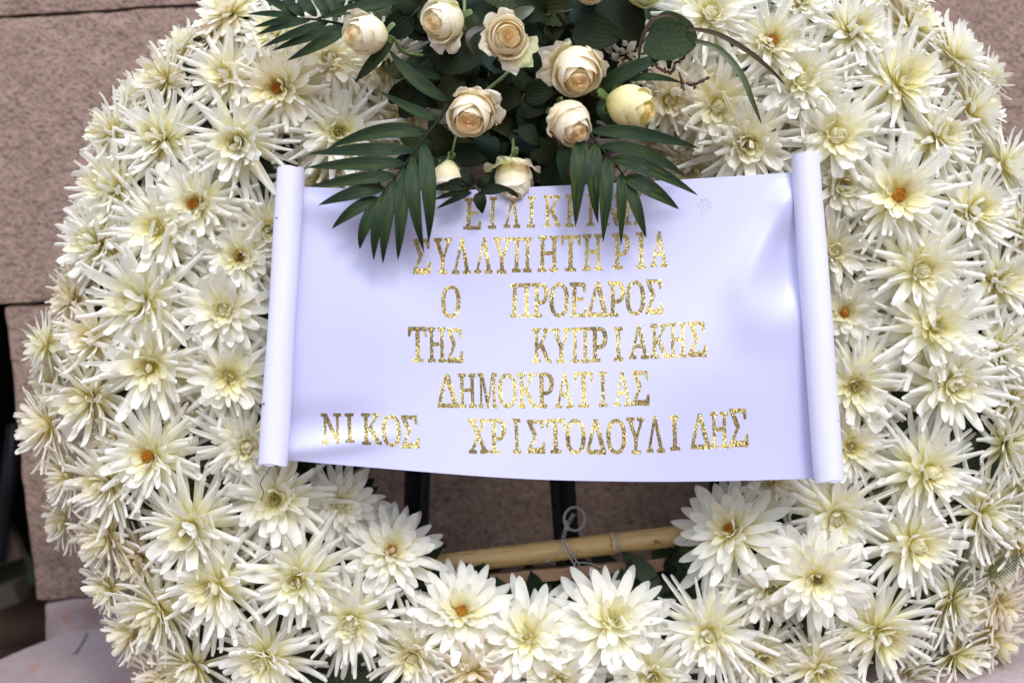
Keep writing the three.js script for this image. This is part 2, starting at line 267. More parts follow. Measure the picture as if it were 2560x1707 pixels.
// one petal of unit length along +y, upper face +z.  w half-width, roll0/roll1: bend across at base and tip (+ edges go under), curl: bend along
function petalGeo({ w, prof, roll0, roll1, curl, side = 0, tint = 0.35, warm = 0, rows = 6, wob = 0 }) {
  const T = [0, 0.2, 0.42, 0.64, 0.84, 0.95, 1].slice(0, 7), S = [-1, -0.55, 0, 0.55, 1], P3 = [], uv = [], col = [], ix = [];
  let y = 0, z = 0, last = 0;
  T.forEach((t, j) => {
    const m = (last + t) / 2, a = curl * m * m + (curl < 0 ? 0 : 0); y += (t - last) * Math.cos(a); z += (t - last) * Math.sin(a); last = t;
    const ang = curl * t * t, f = lerp(roll0, roll1, ss(0.05, 0.85, t)) + 1e-4, hw = w * prof(t), sx = side * t * t;
    S.forEach((s) => {
      const b = f * s, x = hw * Math.sin(b) / f, dz = hw * (Math.cos(b) - 1) / f + wob * Math.sin(s * 3 + t * 9) * w * 0.25;
      P3.push(x + sx, y - dz * Math.sin(ang), z + dz * Math.cos(ang)); uv.push((s + 1) / 2, t);
      const k = ss(0, tint, t); col.push(...mix3(mix3(YEL, GRN, (1 - k) * 0.55), mix3(LEM, mix3(WHT, IVO, warm), ss(tint * 0.7, tint + 0.35, t)), k));
    });
  });
  for (let j = 0; j < T.length - 1; j++) for (let i = 0; i < 4; i++) { const a = j * 5 + i; ix.push(a, a + 1, a + 6, a, a + 6, a + 5); }
  const g = new THREE.BufferGeometry();
  g.setAttribute('position', new THREE.Float32BufferAttribute(P3, 3)); g.setAttribute('uv', new THREE.Float32BufferAttribute(uv, 2)); g.setAttribute('color', new THREE.Float32BufferAttribute(col, 3));
  g.setIndex(ix); g.computeVertexNormals(); return g;
}
const pr = (pts) => (t) => { for (let i = 1; i < pts.length; i++) if (t <= pts[i][0]) { const k = (t - pts[i - 1][0]) / (pts[i][0] - pts[i - 1][0]); return lerp(pts[i - 1][1], pts[i][1], k * k * (3 - 2 * k)); } return pts.at(-1)[1]; };
const QUILL = pr([[0, 0.55], [0.25, 0.95], [0.5, 1], [0.75, 0.94], [0.95, 0.78], [1, 0.48]]);
const BROAD = pr([[0, 0.4], [0.3, 0.85], [0.55, 1], [0.8, 0.82], [0.95, 0.42], [1, 0.1]]);
const midG = [], spiderG = [], broadG = [], shortG = [];
for (let i = 0; i < 22; i++) spiderG.push(petalGeo({ w: rr(0.07, 0.10), prof: QUILL, roll0: rr(-1.0, -0.3), roll1: i % 5 === 4 ? rr(-2.3, -1.7) : rr(1.35, 2.2), curl: rr(-0.6, 0.65), side: sg() * 0.16, tint: rr(0.26, 0.42), wob: rr(0, 0.25) }));
for (let i = 0; i < 14; i++) broadG.push(petalGeo({ w: rr(0.10, 0.145), prof: BROAD, roll0: rr(-1.0, -0.5), roll1: i % 3 ? rr(-0.7, 0.1) : rr(0.5, 1.1), curl: rr(-0.35, 0.4), side: sg() * 0.1, tint: rr(0.3, 0.45), wob: rr(0.1, 0.5) }));
for (let i = 0; i < 10; i++) shortG.push(petalGeo({ w: rr(0.13, 0.2), prof: BROAD, roll0: rr(-1.1, -0.6), roll1: rr(-1.0, -0.2), curl: rr(0.0, 0.9), side: sg() * 0.12, tint: rr(0.55, 0.8), warm: 0.25, wob: rr(0.2, 0.7) }));
for (let i = 0; i < 16; i++) midG.push(petalGeo({ w: rr(0.085, 0.125), prof: i % 3 ? QUILL : BROAD, roll0: rr(-1.0, -0.5), roll1: i % 4 === 3 ? rr(0.9, 1.5) : rr(-0.9, 0.5), curl: rr(-0.4, 0.5), side: sg() * 0.12, tint: rr(0.3, 0.45), wob: rr(0.2, 0.7) }));
const budG = [0, 1, 2].map(() => petalGeo({ w: rr(0.36, 0.44), prof: BROAD, roll0: -1.0, roll1: -1.2, curl: 1.15, tint: 0.8, warm: 0.75 }));
const X = V(1, 0, 0), Y = V(0, 1, 0), Z = V(0, 0, 1), q1 = new THREE.Quaternion(), q2 = new THREE.Quaternion(), q3 = new THREE.Quaternion();
const petalQ = (th, el, tw = 0) => q1.setFromAxisAngle(Z, th).multiply(q2.setFromAxisAngle(X, el)).multiply(q3.setFromAxisAngle(Y, tw)).clone();
const tint = (g, c) => { const n = g.attributes.position.count, a = new Float32Array(n * 3); for (let i = 0; i < n; i++) a.set(c, i * 3); g.setAttribute('color', new THREE.BufferAttribute(a, 3)); return g; };
// flower hearts of unit flower radius: closed buds, orange discs, browned discs, loose yellow tufts
function heart(kind) {
  const L = [], m4 = new THREE.Matrix4();
  if (kind !== 'b') L.push(tint(new THREE.SphereGeometry(0.1, 12, 8).scale(1, 1, 0.6).translate(0, 0, 0.07), [0.9, 0.78, 0.24]));
  if (kind === 'b') {
    const r = rr(0.10, 0.14), n = 15;
    for (let i = 0; i < n; i++) { const u = i / n, th = i * 2.4, el = lerp(1.32, 1.62, u); L.push(budG[i % 3].clone().applyMatrix4(m4.compose(V(-Math.sin(th), Math.cos(th), 0).multiplyScalar(lerp(r, 0.02, u)).setZ(0.1), petalQ(th, el, sg() * 0.15), V(0.30, lerp(0.27, 0.30, u), 0.30)))); }
  } else if (kind === 'y') {
    for (let i = 0; i < 16; i++) { const u = i / 16, th = i * 2.4; L.push(shortG[i % 10].clone().applyMatrix4(m4.compose(V(-Math.sin(th), Math.cos(th), 0).multiplyScalar(lerp(0.09, 0.01, u)).setZ(0.1), petalQ(th, lerp(0.95, 1.5, u) + sg() * 0.15, sg() * 0.4), V(0.22, lerp(0.27, 0.19, u), 0.22)))); }
  } else {
    const org = kind === 'o', ox = sg() * 0.04, oy = sg() * 0.04;
    for (let i = 0; i < 40; i++) { const u = Math.sqrt((i + 0.5) / 40), th = i * 2.4 + sg() * 0.5, r = (org ? 0.085 : 0.062) * u * rr(0.8, 1.2), c = org ? [rr(0.85, 0.95), rr(0.34, 0.56), rr(0.02, 0.08)] : rnd() < 0.5 ? [rr(0.4, 0.6), rr(0.2, 0.32), rr(0.05, 0.1)] : [rr(0.75, 0.9), rr(0.6, 0.72), rr(0.22, 0.35)]; L.push(tint(new THREE.CylinderGeometry(0.004, 0.009, rr(0.06, 0.14), 5).rotateX(Math.PI / 2).rotateY(sg() * 0.5).rotateX(sg() * 0.5).translate(ox + r * Math.cos(th), oy + r * Math.sin(th), (org ? 0.24 : 0.2) + rr(0, 0.04) - 0.05 * u * u), c)); }
    L.push(tint(new THREE.SphereGeometry(org ? 0.085 : 0.06, 10, 6).scale(1, 1, 0.8).translate(ox, oy, org ? 0.17 : 0.13), org ? [0.88, 0.46, 0.05] : [0.6, 0.42, 0.14]));
    for (let i = 0; i < 17; i++) { const th = i * 2.4 + sg(), u = i / 17; L.push(shortG[i % 10].clone().applyMatrix4(m4.compose(V(-Math.sin(th), Math.cos(th), 0).multiplyScalar(0.10).setZ(0.1), petalQ(th, org ? rr(0.5, 1.25) : rr(0.85, 1.6), sg() * 0.9), V(rr(0.18, 0.3), rr(0.14, 0.30), 0.22)))); }
  }
  for (const g of L) for (const k of Object.keys(g.attributes)) if (!['position', 'normal', 'uv', 'color'].includes(k)) g.deleteAttribute(k);
  return mergeGeometries(L.map((g) => (g.index ? g : g)));
}
const hearts = { b: [heart('b'), heart('b'), heart('b'), heart('b')], y: [heart('y'), heart('y'), heart('y')], o: [heart('o'), heart('o')], n: [heart('n'), heart('n')] };
const LOOK = { s: 'spiky white dahlia', w: 'broad-petalled white dahlia' }, HEART = { b: 'a closed ivory bud', y: 'a pale yellow heart', o: 'an orange heart', n: 'a browned heart' };
const TLOOK = ['', '', 'cream ', 'faded pinkish '];
// [x, y, radius, shape, heart, tone, where, extra tilt x, extra tilt y, drop]
const FLOWERS = [
  [413, 199, 88, 's', 'n', 2, 'high on the outer left rim, tucked behind larger blooms', -.2, .1],
  [570, 191, 118, 's', 'y', 1, 'just below the pale bloom at the top left rim'],
  [700, 222, 116, 's', 'o', 2, 'under the drooping tips of the upper left palm frond'],
  [406, 348, 124, 's', 'y', 0, 'with long upright petals by the upper left rim'],
  [597, 352, 112, 's', 'y', 0, 'above the top of the left banner roll'],
  [846, 333, 110, 's', 'y', 0, 'left of the big palm frond, above its widest leaflets'],
  [827, 149, 92, 's', 'b', 2, 'below the white rose at the upper left', 0, 0, .01],
  [689, 88, 95, 's', 'y', 1, 'half hidden behind the upper left palm frond'],
  [574, 31, 96, 'w', 'y', 2, 'at the top left, cut by the upper edge of the picture', -.1, .2],
  [535, 100, 80, 'w', 'y', 3, 'on the outer rim at the top left, petals against the wall', -.5, .3, .02],
  [279, 329, 92, 's', 'y', 1, 'side-on at the outer left rim beneath the upper wall joint', -.3, .1],
  [291, 471, 124, 's', 'y', 1, 'side-on at the outer left rim, level with the top of the banner'],
  [494, 510, 118, 's', 'o', 0, 'left of the upper staple of the left banner roll'],
  [405, 574, 122, 's', 'y', 0, 'two blooms left of the left banner roll, upper half of its height'],
  [249, 611, 122, 's', 'y', 0, 'side-on at the outer left rim, above a shadowed pinkish bloom', -.15],
  [597, 641, 106, 's', 'n', 0, 'touching the left banner roll below its upper staple'],
  [666, 573, 92, 's', 'y', 1, 'half covered by the upper part of the left banner roll', .1, 0, .01],
  [356, 756, 128, 's', 'b', 0, 'second in from the outer left rim at mid height'],
  [562, 775, 118, 'w', 'b', 0, 'touching the middle of the left banner roll'],
  [245, 844, 104, 's', 'y', 2, 'near the outer left rim at mid height, blushed petals above it'],
  [115, 863, 92, 'w', 'y', 1, 'farthest out on the left, turned to the wall', -.5, 0],
  [383, 913, 122, 's', 'y', 0, 'two blooms left of the lower half of the left banner roll'],
  [574, 940, 126, 's', 'y', 0, 'with very long rays beside the lower left banner roll'],
  [184, 745, 88, 's', 'y', 3, 'in shadow on the outer left rim between two white blooms', -.3, 0, .01],
  [230, 993, 124, 's', 'y', 1, 'on the outer left rim below mid height'],
  [383, 1135, 124, 's', 'o', 0, 'lower left, its tawny centre facing out, left of the roll foot'],
  [616, 1110, 104, 's', 'b', 0, 'behind the foot of the left banner roll'],
  [118, 1066, 95, 's', 'y', 2, 'side-on at the outer left rim beside the dark gap', -.4, 0, .01],
  [271, 1205, 112, 's', 'y', 1, 'low on the outer left side, second row in'],
  [480, 1317, 122, 's', 'y', 0, 'left of a large bloom below the left banner roll'],
  [693, 1247, 128, 's', 'y', 0, 'large, right below the foot of the left banner roll'],
  [848, 1259, 100, 'w', 'b', 0, 'at the left end of the wreath opening, greenish centre'],
  [170, 1190, 84, 's', 'y', 2, 'peeping from the outer left rim beside the lower wall block', -.45, 0, .01],
  [268, 1345, 98, 's', 'y', 2, 'with long side rays at the lower left rim', -.2],
  [352, 1395, 92, 's', 'n', 3, 'tucked low between two bigger blooms at the lower left', -.1, 0, .02],
  [542, 1460, 122, 's', 'y', 0, 'left of the brown centred bloom in the lower left'],
  [747, 1445, 128, 's', 'y', 0, 'large, halfway between the banner foot and the bottom edge'],
  [268, 1470, 84, 's', 'y', 1, 'side-on at the lower left rim above the stone ledge', -.35, -.1, .01],
  [399, 1522, 116, 's', 'y', 1, 'near the lower left rim above the round plinth'],
  [484, 1665, 108, 's', 'y', 1, 'at the bottom edge of the picture, farthest left but one'],
  [666, 1642, 122, 's', 'b', 0, 'at the bottom edge below the brown centred large bloom'],
  [881, 1548, 116, 's', 'b', 0, 'low, left of the lowest point of the wreath opening'],
  [329, 1580, 88, 's', 'y', 2, 'crowded petals along the lower left rim by the plinth', -.35, -.1, .01],
  [405, 1702, 88, 's', 'y', 3, 'at the bottom edge next to the worn plinth', -.2, -.2],
  [975, 1382, 118, 'w', 'o', 0, 'at the left end of the bamboo cane', .15, .25],
  [1153, 1536, 128, 'w', 'o', 0, 'with tall upright petals in front of the left cane end', 0, .5],
  [1323, 1598, 132, 'w', 'y', 0, 'directly below the wire loop, upright petals over the lath', 0, .5],
  [1531, 1559, 136, 'w', 'y', 0, 'below the right half of the bamboo cane, wide open', .1, .5],
  [1034, 1634, 92, 's', 'b', 1, 'between two broad blooms at the bottom, green tinted', -.1, 0, .01],
  [1774, 1580, 108, 's', 'b', 0, 'low right of the cane, starry with a round bud'],
  [1183, 1684, 108, 's', 'y', 3, 'flat and drooping at the bottom edge below the upright blooms', 0, -.3, .01],
  [1395, 1697, 100, 'w', 'y', 1, 'at the bottom edge under the bloom below the wire', 0, -.2],
  [1632, 1684, 112, 's', 'y', 0, 'at the bottom edge right of centre, rays fanning up'],
  [1834, 1332, 136, 'w', 'o', 0, 'at the right end of the bamboo cane, bright orange disc', -.25, .2],
  [2090, 1286, 114, 's', 'b', 0, 'below the foot of the right banner roll'],
  [2314, 1177, 124, 's', 'b', 0, 'right of the foot of the right banner roll, long rays'],
  [2457, 1282, 118, 's', 'y', 0, 'at the lower right, second from the right edge'],
  [2279, 1355, 118, 's', 'b', 0, 'lower right with a yellow ringed bud, beside a brown fern tip'],
  [2039, 1441, 132, 'w', 'n', 0, 'biggest of the lower right, flopping long lower petals', -.05, -.1, -.02],
  [1923, 1468, 104, 's', 'y', 1, 'half hidden behind the biggest lower right bloom', 0, 0, .01],
  [2194, 1580, 134, 's', 'y', 0, 'bottom right with a bright yellow throat'],
  [2385, 1500, 112, 's', 'y', 0, 'at the lower right rim, hanging petals over dark leaves', .1],
  [2500, 1512, 96, 's', 'y', 3, 'wilted and brown tipped at the far lower right rim', .4, -.3],
  [2395, 1640, 108, 's', 'y', 1, 'on the lower right rim against the purple shadowed stone', .3, -.2],
  [2272, 1692, 100, 's', 'y', 0, 'at the bottom edge, far right'],
  [2047, 1668, 104, 's', 'y', 1, 'at the bottom edge below the biggest lower right bloom'],
  [1900, 1640, 96, 's', 'y', 1, 'at the bottom edge between a round budded star and its neighbour', 0, 0, .02],
  [2125, 1116, 104, 's', 'y', 0, 'half covered by the foot of the right banner roll', 0, 0, .005],
  [1930, 1195, 96, 's', 'y', 2, 'peeping out under the lower right corner of the banner', -.1, 0, .02],
  [2523, 1112, 106, 's', 'y', 0, 'at the right edge, level with the foot of the banner'],
  [2297, 673, 128, 's', 'b', 0, 'right of the right banner roll, upper half of its height'],
  [2427, 530, 124, 's', 'y', 0, 'near the right edge, level with the top line of writing'],
  [2242, 492, 132, 's', 'o', 0, 'right of the upper staple of the right banner roll'],
  [2082, 626, 90, 's', 'b', 1, 'half covered by the upper right banner roll', .1, 0, .01],
  [2112, 782, 100, 'w', 'o', 1, 'touching the middle of the right banner roll, tawny centre', .1, 0, .005],
  [2330, 820, 128, 's', 'y', 0, 'right of the right banner roll at mid height'],
  [2495, 706, 114, 's', 'y', 0, 'at the right edge above mid height'],
  [2137, 962, 120, 's', 'y', 0, 'touching the lower right banner roll above its lower staple'],
  [2373, 955, 128, 's', 'b', 0, 'right of the lower right banner roll, evenly starry'],
  [2499, 879, 112, 's', 'y', 0, 'at the right edge just below mid height'],
  [2530, 1000, 100, 's', 'y', 1, 'cut by the right edge between two starry blooms', .1, 0, .01],
  [1928, 107, 114, 's', 'o', 0, 'upper right beside the brown grass blade'],
  [2005, 203, 116, 's', 'b', 0, 'upper right just below the tip of the brown grass blade'],
  [2127, 80, 124, 's', 'y', 0, 'top right, third from the rim'],
  [2242, 210, 138, 's', 'y', 0, 'large, at the upper right with deep yellow throat'],
  [1794, 256, 116, 's', 'b', 1, 'with a round yellow bud crossed by the green grass blade'],
  [1871, 356, 122, 's', 'y', 1, 'above the upper right corner of the banner'],
  [2089, 337, 128, 's', 'b', 0, 'above the top of the right banner roll'],
  [2342, 344, 128, 's', 'y', 0, 'upper right, second in from the rim'],
  [2275, 66, 104, 's', 'y', 1, 'on the upper right rim under the corner bloom', .15, .1],
  [2385, 140, 108, 'w', 'b', 0, 'on the upper right rim, greenish, against the wall', .35, .2],
  [2430, 278, 100, 'w', 'y', 1, 'on the right rim with two petals pointing at the wall', .35, .1],
  [2515, 412, 110, 'w', 'y', 0, 'on the right rim at the picture edge, upper third', .3, 0],
  [1771, 34, 114, 's', 'b', 0, 'top right of centre above the large round leaf'],
  [1997, 8, 96, 's', 'y', 0, 'cut by the top edge beside the small fern'],
  [2220, -28, 110, 'w', 'y', 2, 'in the top right corner of the wreath, cut by the edge', .2, .3],
  [2104, 462, 92, 's', 'y', 1, 'peeping out behind the top of the right banner roll', 0, -.1, .015],
  [1567, 153, 84, 's', 'b', 2, 'small, left of the large round leaf'],
  [1674, 241, 98, 's', 'b', 2, 'under the reddish seed sprig'],
  [1628, 371, 94, 's', 'n', 3, 'shaded, between the right palm frond and the yellow rose', 0, -.1, .01],
  [1728, 408, 96, 's', 'y', 2, 'directly above the upper edge of the banner, right of the frond', 0, -.2, .005],
  [960, 160, 104, 's', 'y', 2, 'left of the roses below the top left rose stem', 0, 0, .03],
  [1009, 291, 104, 's', 'b', 2, 'behind the stalk of the big palm frond', 0, -.1, .03],
  [1021, 385, 92, 's', 'y', 3, 'mostly hidden behind the lower half of the big palm frond', 0, -.1, .015],
  [800, 452, 92, 's', 'y', 2, 'peeping over the upper left corner of the banner', 0, 0, .02],
  [2556, 1215, 108, 's', 'y', 0, 'cut by the right edge near the lower right rim', .15],
  [2572, 850, 108, 's', 'b', 0, 'barely showing at the right edge at mid height', .15],
  [2560, 580, 108, 's', 'y', 0, 'barely showing at the right edge, upper third', .15],
  [2545, 1352, 104, 's', 'y', 1, 'on the lower right rim above the wilted bloom', .3],
  [2475, 1425, 100, 's', 'y', 1, 'between the wilted bloom and the lower right rim', .3, 0, .01],
  [2480, 1590, 100, 's', 'y', 2, 'under the wilted bloom on the lower right rim', .3, -.3, .01],
  [520, 640, 88, 's', 'y', 2, 'deep behind the blooms beside the upper left banner roll', 0, 0, .035],
  [470, 1010, 92, 's', 'y', 2, 'deep between two large rays left of the lower banner roll', 0, 0, .035],
  [500, 420, 88, 's', 'y', 2, 'deep between four blooms in the upper left', 0, 0, .035],
  [600, 1370, 90, 's', 'y', 2, 'deep between four blooms in the lower left', 0, 0, .035],
  [2200, 900, 90, 's', 'y', 2, 'deep between two starry blooms right of the banner', 0, 0, .04],
  [2180, 600, 84, 's', 'y', 2, 'deep behind the blooms by the upper right banner roll', 0, 0, .04],
  [2010, 300, 84, 's', 'y', 2, 'deep behind the blooms above the right banner roll', 0, 0, .04],
  [330, 640, 86, 's', 'y', 3, 'deep on the left between the rim and the second row', 0, 0, .03],
  [300, 1090, 88, 's', 'y', 3, 'deep on the left above the lower rim blooms', 0, 0, .03],
  [205, 690, 78, 's', 'y', 2, 'back row on the left rim above the mid height', -.6, 0, .045],
  [130, 960, 82, 's', 'y', 2, 'back row on the left rim under the outermost bloom', -.6, 0, .04],
  [160, 1300, 74, 's', 'y', 2, 'back row on the lower left rim by the shadowed block', -.6, 0, .05],
  [225, 540, 80, 's', 'y', 2, 'back row on the left rim above the mid blooms', -.6, .1, .045],
  [345, 250, 84, 's', 'y', 1, 'back row on the upper left rim, short rays upward', -.5, .4, .03],
  [465, 120, 86, 'w', 'y', 1, 'back row at the top left, broad petals upward', -.3, .6, .02],
  [2460, 190, 84, 'w', 'y', 1, 'back row on the upper right rim', .6, .3, .05],
  [2420, 420, 92, 's', 'y', 1, 'second row behind the right rim, upper third', .2, 0, .03],
  [2440, 1400, 84, 's', 'y', 2, 'deep at the lower right above the wilted bloom', .2, 0, .04],
];
function dahlia([x, y, R, shape, hk, tone, where, tx = 0, ty = 0, drop = 0]) {
  const dx = x - RC[0], dy = y - RC[1], rho = Math.hypot(dx, dy), s = clamp((rho - R_MID) / 350, -1, 1.05);
  const l = Math.max(0.02, lift(Math.min(rho, R_OUT - 10))) - drop, tl = Math.sign(s) * Math.abs(s) ** 1.5 * (s > 0 ? 0.95 : 0.75);
  const n = V(dx / rho * Math.sin(tl) + tx + sg() * 0.24, -dy / rho * Math.sin(tl) + ty - 0.10 + sg() * 0.24, Math.max(0.25, Math.cos(tl))).normalize();
  const label = `${TLOOK[tone]}${tone === 3 || tone === 2 ? LOOK[shape].replace('white ', '') : LOOK[shape]} ${where}`;
  const t = thing('dahlia', label, 'dahlia', P(x, y, l), 'white dahlias packed round the wreath');
  const r = (shape === 'w' ? 1.14 : rho > 1040 ? 1.2 : 1.34) * R * K * (D - l) / D;
  // the head turns about its own axis at random
  const q = new THREE.Quaternion().setFromUnitVectors(Z, n); t.quaternion.copy(camera.quaternion).multiply(q).multiply(new THREE.Quaternion().setFromAxisAngle(Z, rr(0, 6.28)));
  t.scale.setScalar(r);
  const lean = rr(0, 6.28), lk = rr(0.05, 0.3), m = petalMats[tone], spider = shape === 's', N = Math.round(spider ? rr(74, 88) : rr(68, 78)), cup = rr(-0.12, 0.3), size = rr(0.9, 1.1), ragged = rr(0.05, 0.16);
  for (let i = 0; i < N; i++) {
    const u = i / (N - 1), th = i * 2.39996 + sg() * 0.22;
    const el = lerp(-0.42, hk === 'o' || hk === 'n' ? 0.95 : 1.12, u ** 0.95) + cup + lk * Math.cos(th - lean) * (1 - 0.6 * u) + sg() * (rnd() < 0.12 ? 0.45 : 0.14), len = lerp(1.08, 0.42, u ** 1.4) * rr(1 - ragged * 1.6, 1 + ragged) * size;
    const b = lerp(0.12, 0.05, u), g = u > 0.84 ? shortG[(rnd() * 10) | 0] : spider ? (u > 0.5 && rnd() < 0.5 ? midG[(rnd() * 16) | 0] : spiderG[(rnd() * 22) | 0]) : broadG[(rnd() * 14) | 0];
    const o = part('petal', g, m, t);
    o.position.set(-Math.sin(th) * b, Math.cos(th) * b, lerp(-0.12, 0.1, u)); o.quaternion.copy(petalQ(th, el, sg() * 0.35));
    const wd = u > 0.84 ? len * 1.0 : lerp(1, 0.8, u) * rr(0.85, 1.15); o.scale.set(wd, len, wd);
  }
  part(hk === 'b' ? 'bud' : 'flower_heart', hearts[hk][(rnd() * hearts[hk].length) | 0], m, t).rotation.z = rr(0, 6.28);
}
FLOWERS.forEach(dahlia);

// ------------------------------------------------------------------ leaves
const leafBump = tex(64, 128, (x, y) => { const k = 0.5 + 0.35 * Math.sin(x * 44) + (nE(x, y * 0.1) - 0.5) * 0.4; return [k, k, k]; });
const frondMap = (s, yel) => tex(64, 256, (x, y) => { const rib = 0.85 + 0.25 * nE(x * 0.25 + s, y * 0.04), m = ss(0.45, 0.8, nC(x * 0.25 + s, y * 0.3 + s)) * yel, d = nB(x + s, y) * 0.2 + 0.9, mid = Math.abs(x - 0.5) < 0.03 ? 0.75 : 1; return [toS(lerp(0.017, 0.05, m) * rib * d * mid), toS(lerp(0.036, 0.072, m) * rib * d * mid), toS(lerp(0.017, 0.012, m) * rib * d * mid)]; }, true);
const frondMats = [[0.1, 0.35], [0.45, 0.3], [0.7, 0.7], [0.27, 0.9]].map(([s, y]) => phy({ specularIntensity: 0.28, map: frondMap(s, y), bumpMap: leafBump, bumpScale: 0.0005, roughness: 0.42 }));
const LANCE = (t) => Math.sin(Math.PI * Math.pow(t, 0.78)) ** 0.8 * (1 - 0.25 * t) * 1.12 + 0.015;
const OVATE = (t) => Math.sin(Math.PI * Math.pow(t, 0.72)) ** 0.62 + 0.01;
// a blade along spine points (world), of full width "wide" metres, faced to "face", folded along its middle
function blade(spine, wide, prof, o, { fold = 0.25, twist = 0, face = FACE, rows = 16, wave = 0, serr = 0 } = {}) {
  const c = new THREE.QuadraticBezierCurve3(...local(spine, o));
  return sheet(4, rows, (u, v) => {
    const p = c.getPoint(v), d = c.getTangent(v), a = V().crossVectors(d, face).normalize(), n = V().crossVectors(a, d).normalize();
    a.applyAxisAngle(d, twist * (v - 0.3)); n.applyAxisAngle(d, twist * (v - 0.3));
    const s = (u - 0.5) * 2, w = wide / 2 * prof(v) * (1 + (Math.abs(s) > 0.9 ? serr * (Math.floor(v * rows) % 2 ? 1 : -1) : 0));
    p.addScaledVector(a, w * s).addScaledVector(n, -Math.abs(s) * w * fold * -1 + wave * wide * Math.sin(v * 9 + s * 2)); return [p.x, p.y, p.z];
  });
}
const mid = (a, b, m) => m ?? [(a[0] + b[0]) / 2, (a[1] + b[1]) / 2];
const ctrl = (a, m, b) => [0, 1].map((i) => 2 * m[i] - (a[i] + b[i]) / 2);
// leaflets: [base, tip, mid, width, lift of base, lift of mid, lift of tip, material, twist]
function frond(label, rachis, rl, leaflets) {
  const rp = rachis.map(([x, y], i) => P(x, y, rl[0] + (rl[1] - rl[0]) * i / (rachis.length - 1))), o = rp[0].clone(), t = thing('palm_frond', label, 'palm frond', o, 'palm fronds round the roses');
  part('rachis', tube(local(rp, o), 0.0016, 8, 30, (k) => 1.15 - 0.7 * k), phy({ color: C(0.012, 0.018, 0.009), roughness: 0.6, specularIntensity: 0.25 }), t);
  leaflets.forEach(([a, b, m, w, l0, l1, l2, mt = 0, tw = 0], i) => {
    const c = ctrl(a, mid(a, b, m), b), lc = 2 * l1 - (l0 + l2) / 2;
    part('leaflet', blade([P(a[0], a[1], l0), P(c[0], c[1], lc), P(b[0], b[1], l2 - 0.006)], w * K * 0.88, LANCE, o, { fold: rr(0.12, 0.32), twist: tw + sg() * 0.25, wave: 0.015 }), frondMats[mt], t);
  });
}
frond('large dark palm frond hanging over the upper left of the banner', [[1118, 262], [1098, 297], [1069, 334], [1036, 379], [1013, 410], [991, 439], [964, 470], [948, 494]], [0.185, 0.205], [
  [[1069, 333], [818, 371], [950, 329], 38, .19, .2, .185], [[1040, 376], [768, 385], [905, 374], 33, .195, .207, .185, 1], [[1013, 408], [765, 419], [893, 409], 34, .198, .21, .187], [[991, 438], [773, 466], [888, 448], 31, .2, .213, .19, 0],
  [[962, 470], [795, 513], [882, 483], 34, .2, .213, .196, 1], [[948, 494], [829, 572], [884, 525], 31, .2, .212, .2], [[950, 492], [899, 623], [914, 560], 31, .2, .212, .204, 0], [[966, 474], [934, 651], [942, 560], 30, .2, .215, .206, 1],
  [[988, 443], [957, 659], [966, 550], 33, .198, .217, .207, 0], [[1010, 418], [994, 651], [1003, 535], 33, .197, .22, .208], [[1034, 390], [1060, 632], [1034, 495], 35, .195, .222, .205, 0, .3], [[1057, 359], [1071, 606], [1072, 470], 39, .19, .222, .207, 0],
  [[1097, 297], [946, 226], [1030, 272], 26, .185, .185, .165, 0]]);
frond('palm frond fanning out over the upper right letters of the banner', [[1462, 318], [1474, 332], [1498, 364], [1529, 398], [1552, 428], [1564, 445]], [0.19, 0.205], [
  [[1474, 328], [1749, 371], [1610, 336], 34, .192, .2, .165, 1, .2], [[1500, 364], [1715, 444], [1620, 386], 33, .195, .21, .18, 0], [[1529, 399], [1745, 488], [1625, 422], 37, .198, .214, .19, 3], [[1562, 442], [1698, 523], [1628, 473], 40, .2, .213, .2, 3],
  [[1568, 450], [1616, 595], [1592, 520], 30, .2, .213, .205, 2], [[1553, 434], [1553, 614], [1554, 504], 26, .198, .213, .206, 2], [[1521, 391], [1508, 606], [1515, 483], 34, .197, .215, .205, 2], [[1493, 359], [1495, 559], [1484, 442], 36, .195, .213, .203, 3, .2],
  [[1455, 345], [1439, 567], [1447, 430], 43, .19, .212, .203, 2], [[1418, 348], [1411, 461], [1408, 400], 34, .18, .19, .185, 1]]);
frond('palm frond pointing left above the upper left dahlias', [[910, 70], [878, 65], [822, 54], [790, 49], [743, 44], [715, 36]], [0.18, 0.17], [
  [[743, 42], [616, 35], [680, 34], 17, .172, .176, .165, 1], [[747, 44], [632, 68], [690, 54], 18, .172, .176, .165, 1], [[775, 49], [638, 88], [710, 62], 22, .173, .178, .165, 1], [[822, 55], [650, 120], [740, 82], 24, .175, .18, .165, 1],
  [[859, 65], [678, 127], [770, 92], 26, .177, .182, .165, 1], [[863, 75], [716, 152], [800, 108], 32, .177, .184, .168, 0], [[743, 41], [650, -8], [695, 10], 22, .172, .175, .165, 1], [[762, 42], [700, -16], [725, 10], 24, .173, .176, .165, 1],
  [[792, 41], [738, -24], [760, 5], 27, .174, .177, .165, 1], [[826, 39], [775, -26], [798, 4], 28, .176, .178, .165, 0], [[852, 43], [818, -24], [830, 8], 28, .177, .178, .165, 0], [[1000, 2], [779, 52], [890, 20], 28, .17, .19, .18, 0, .4]]);
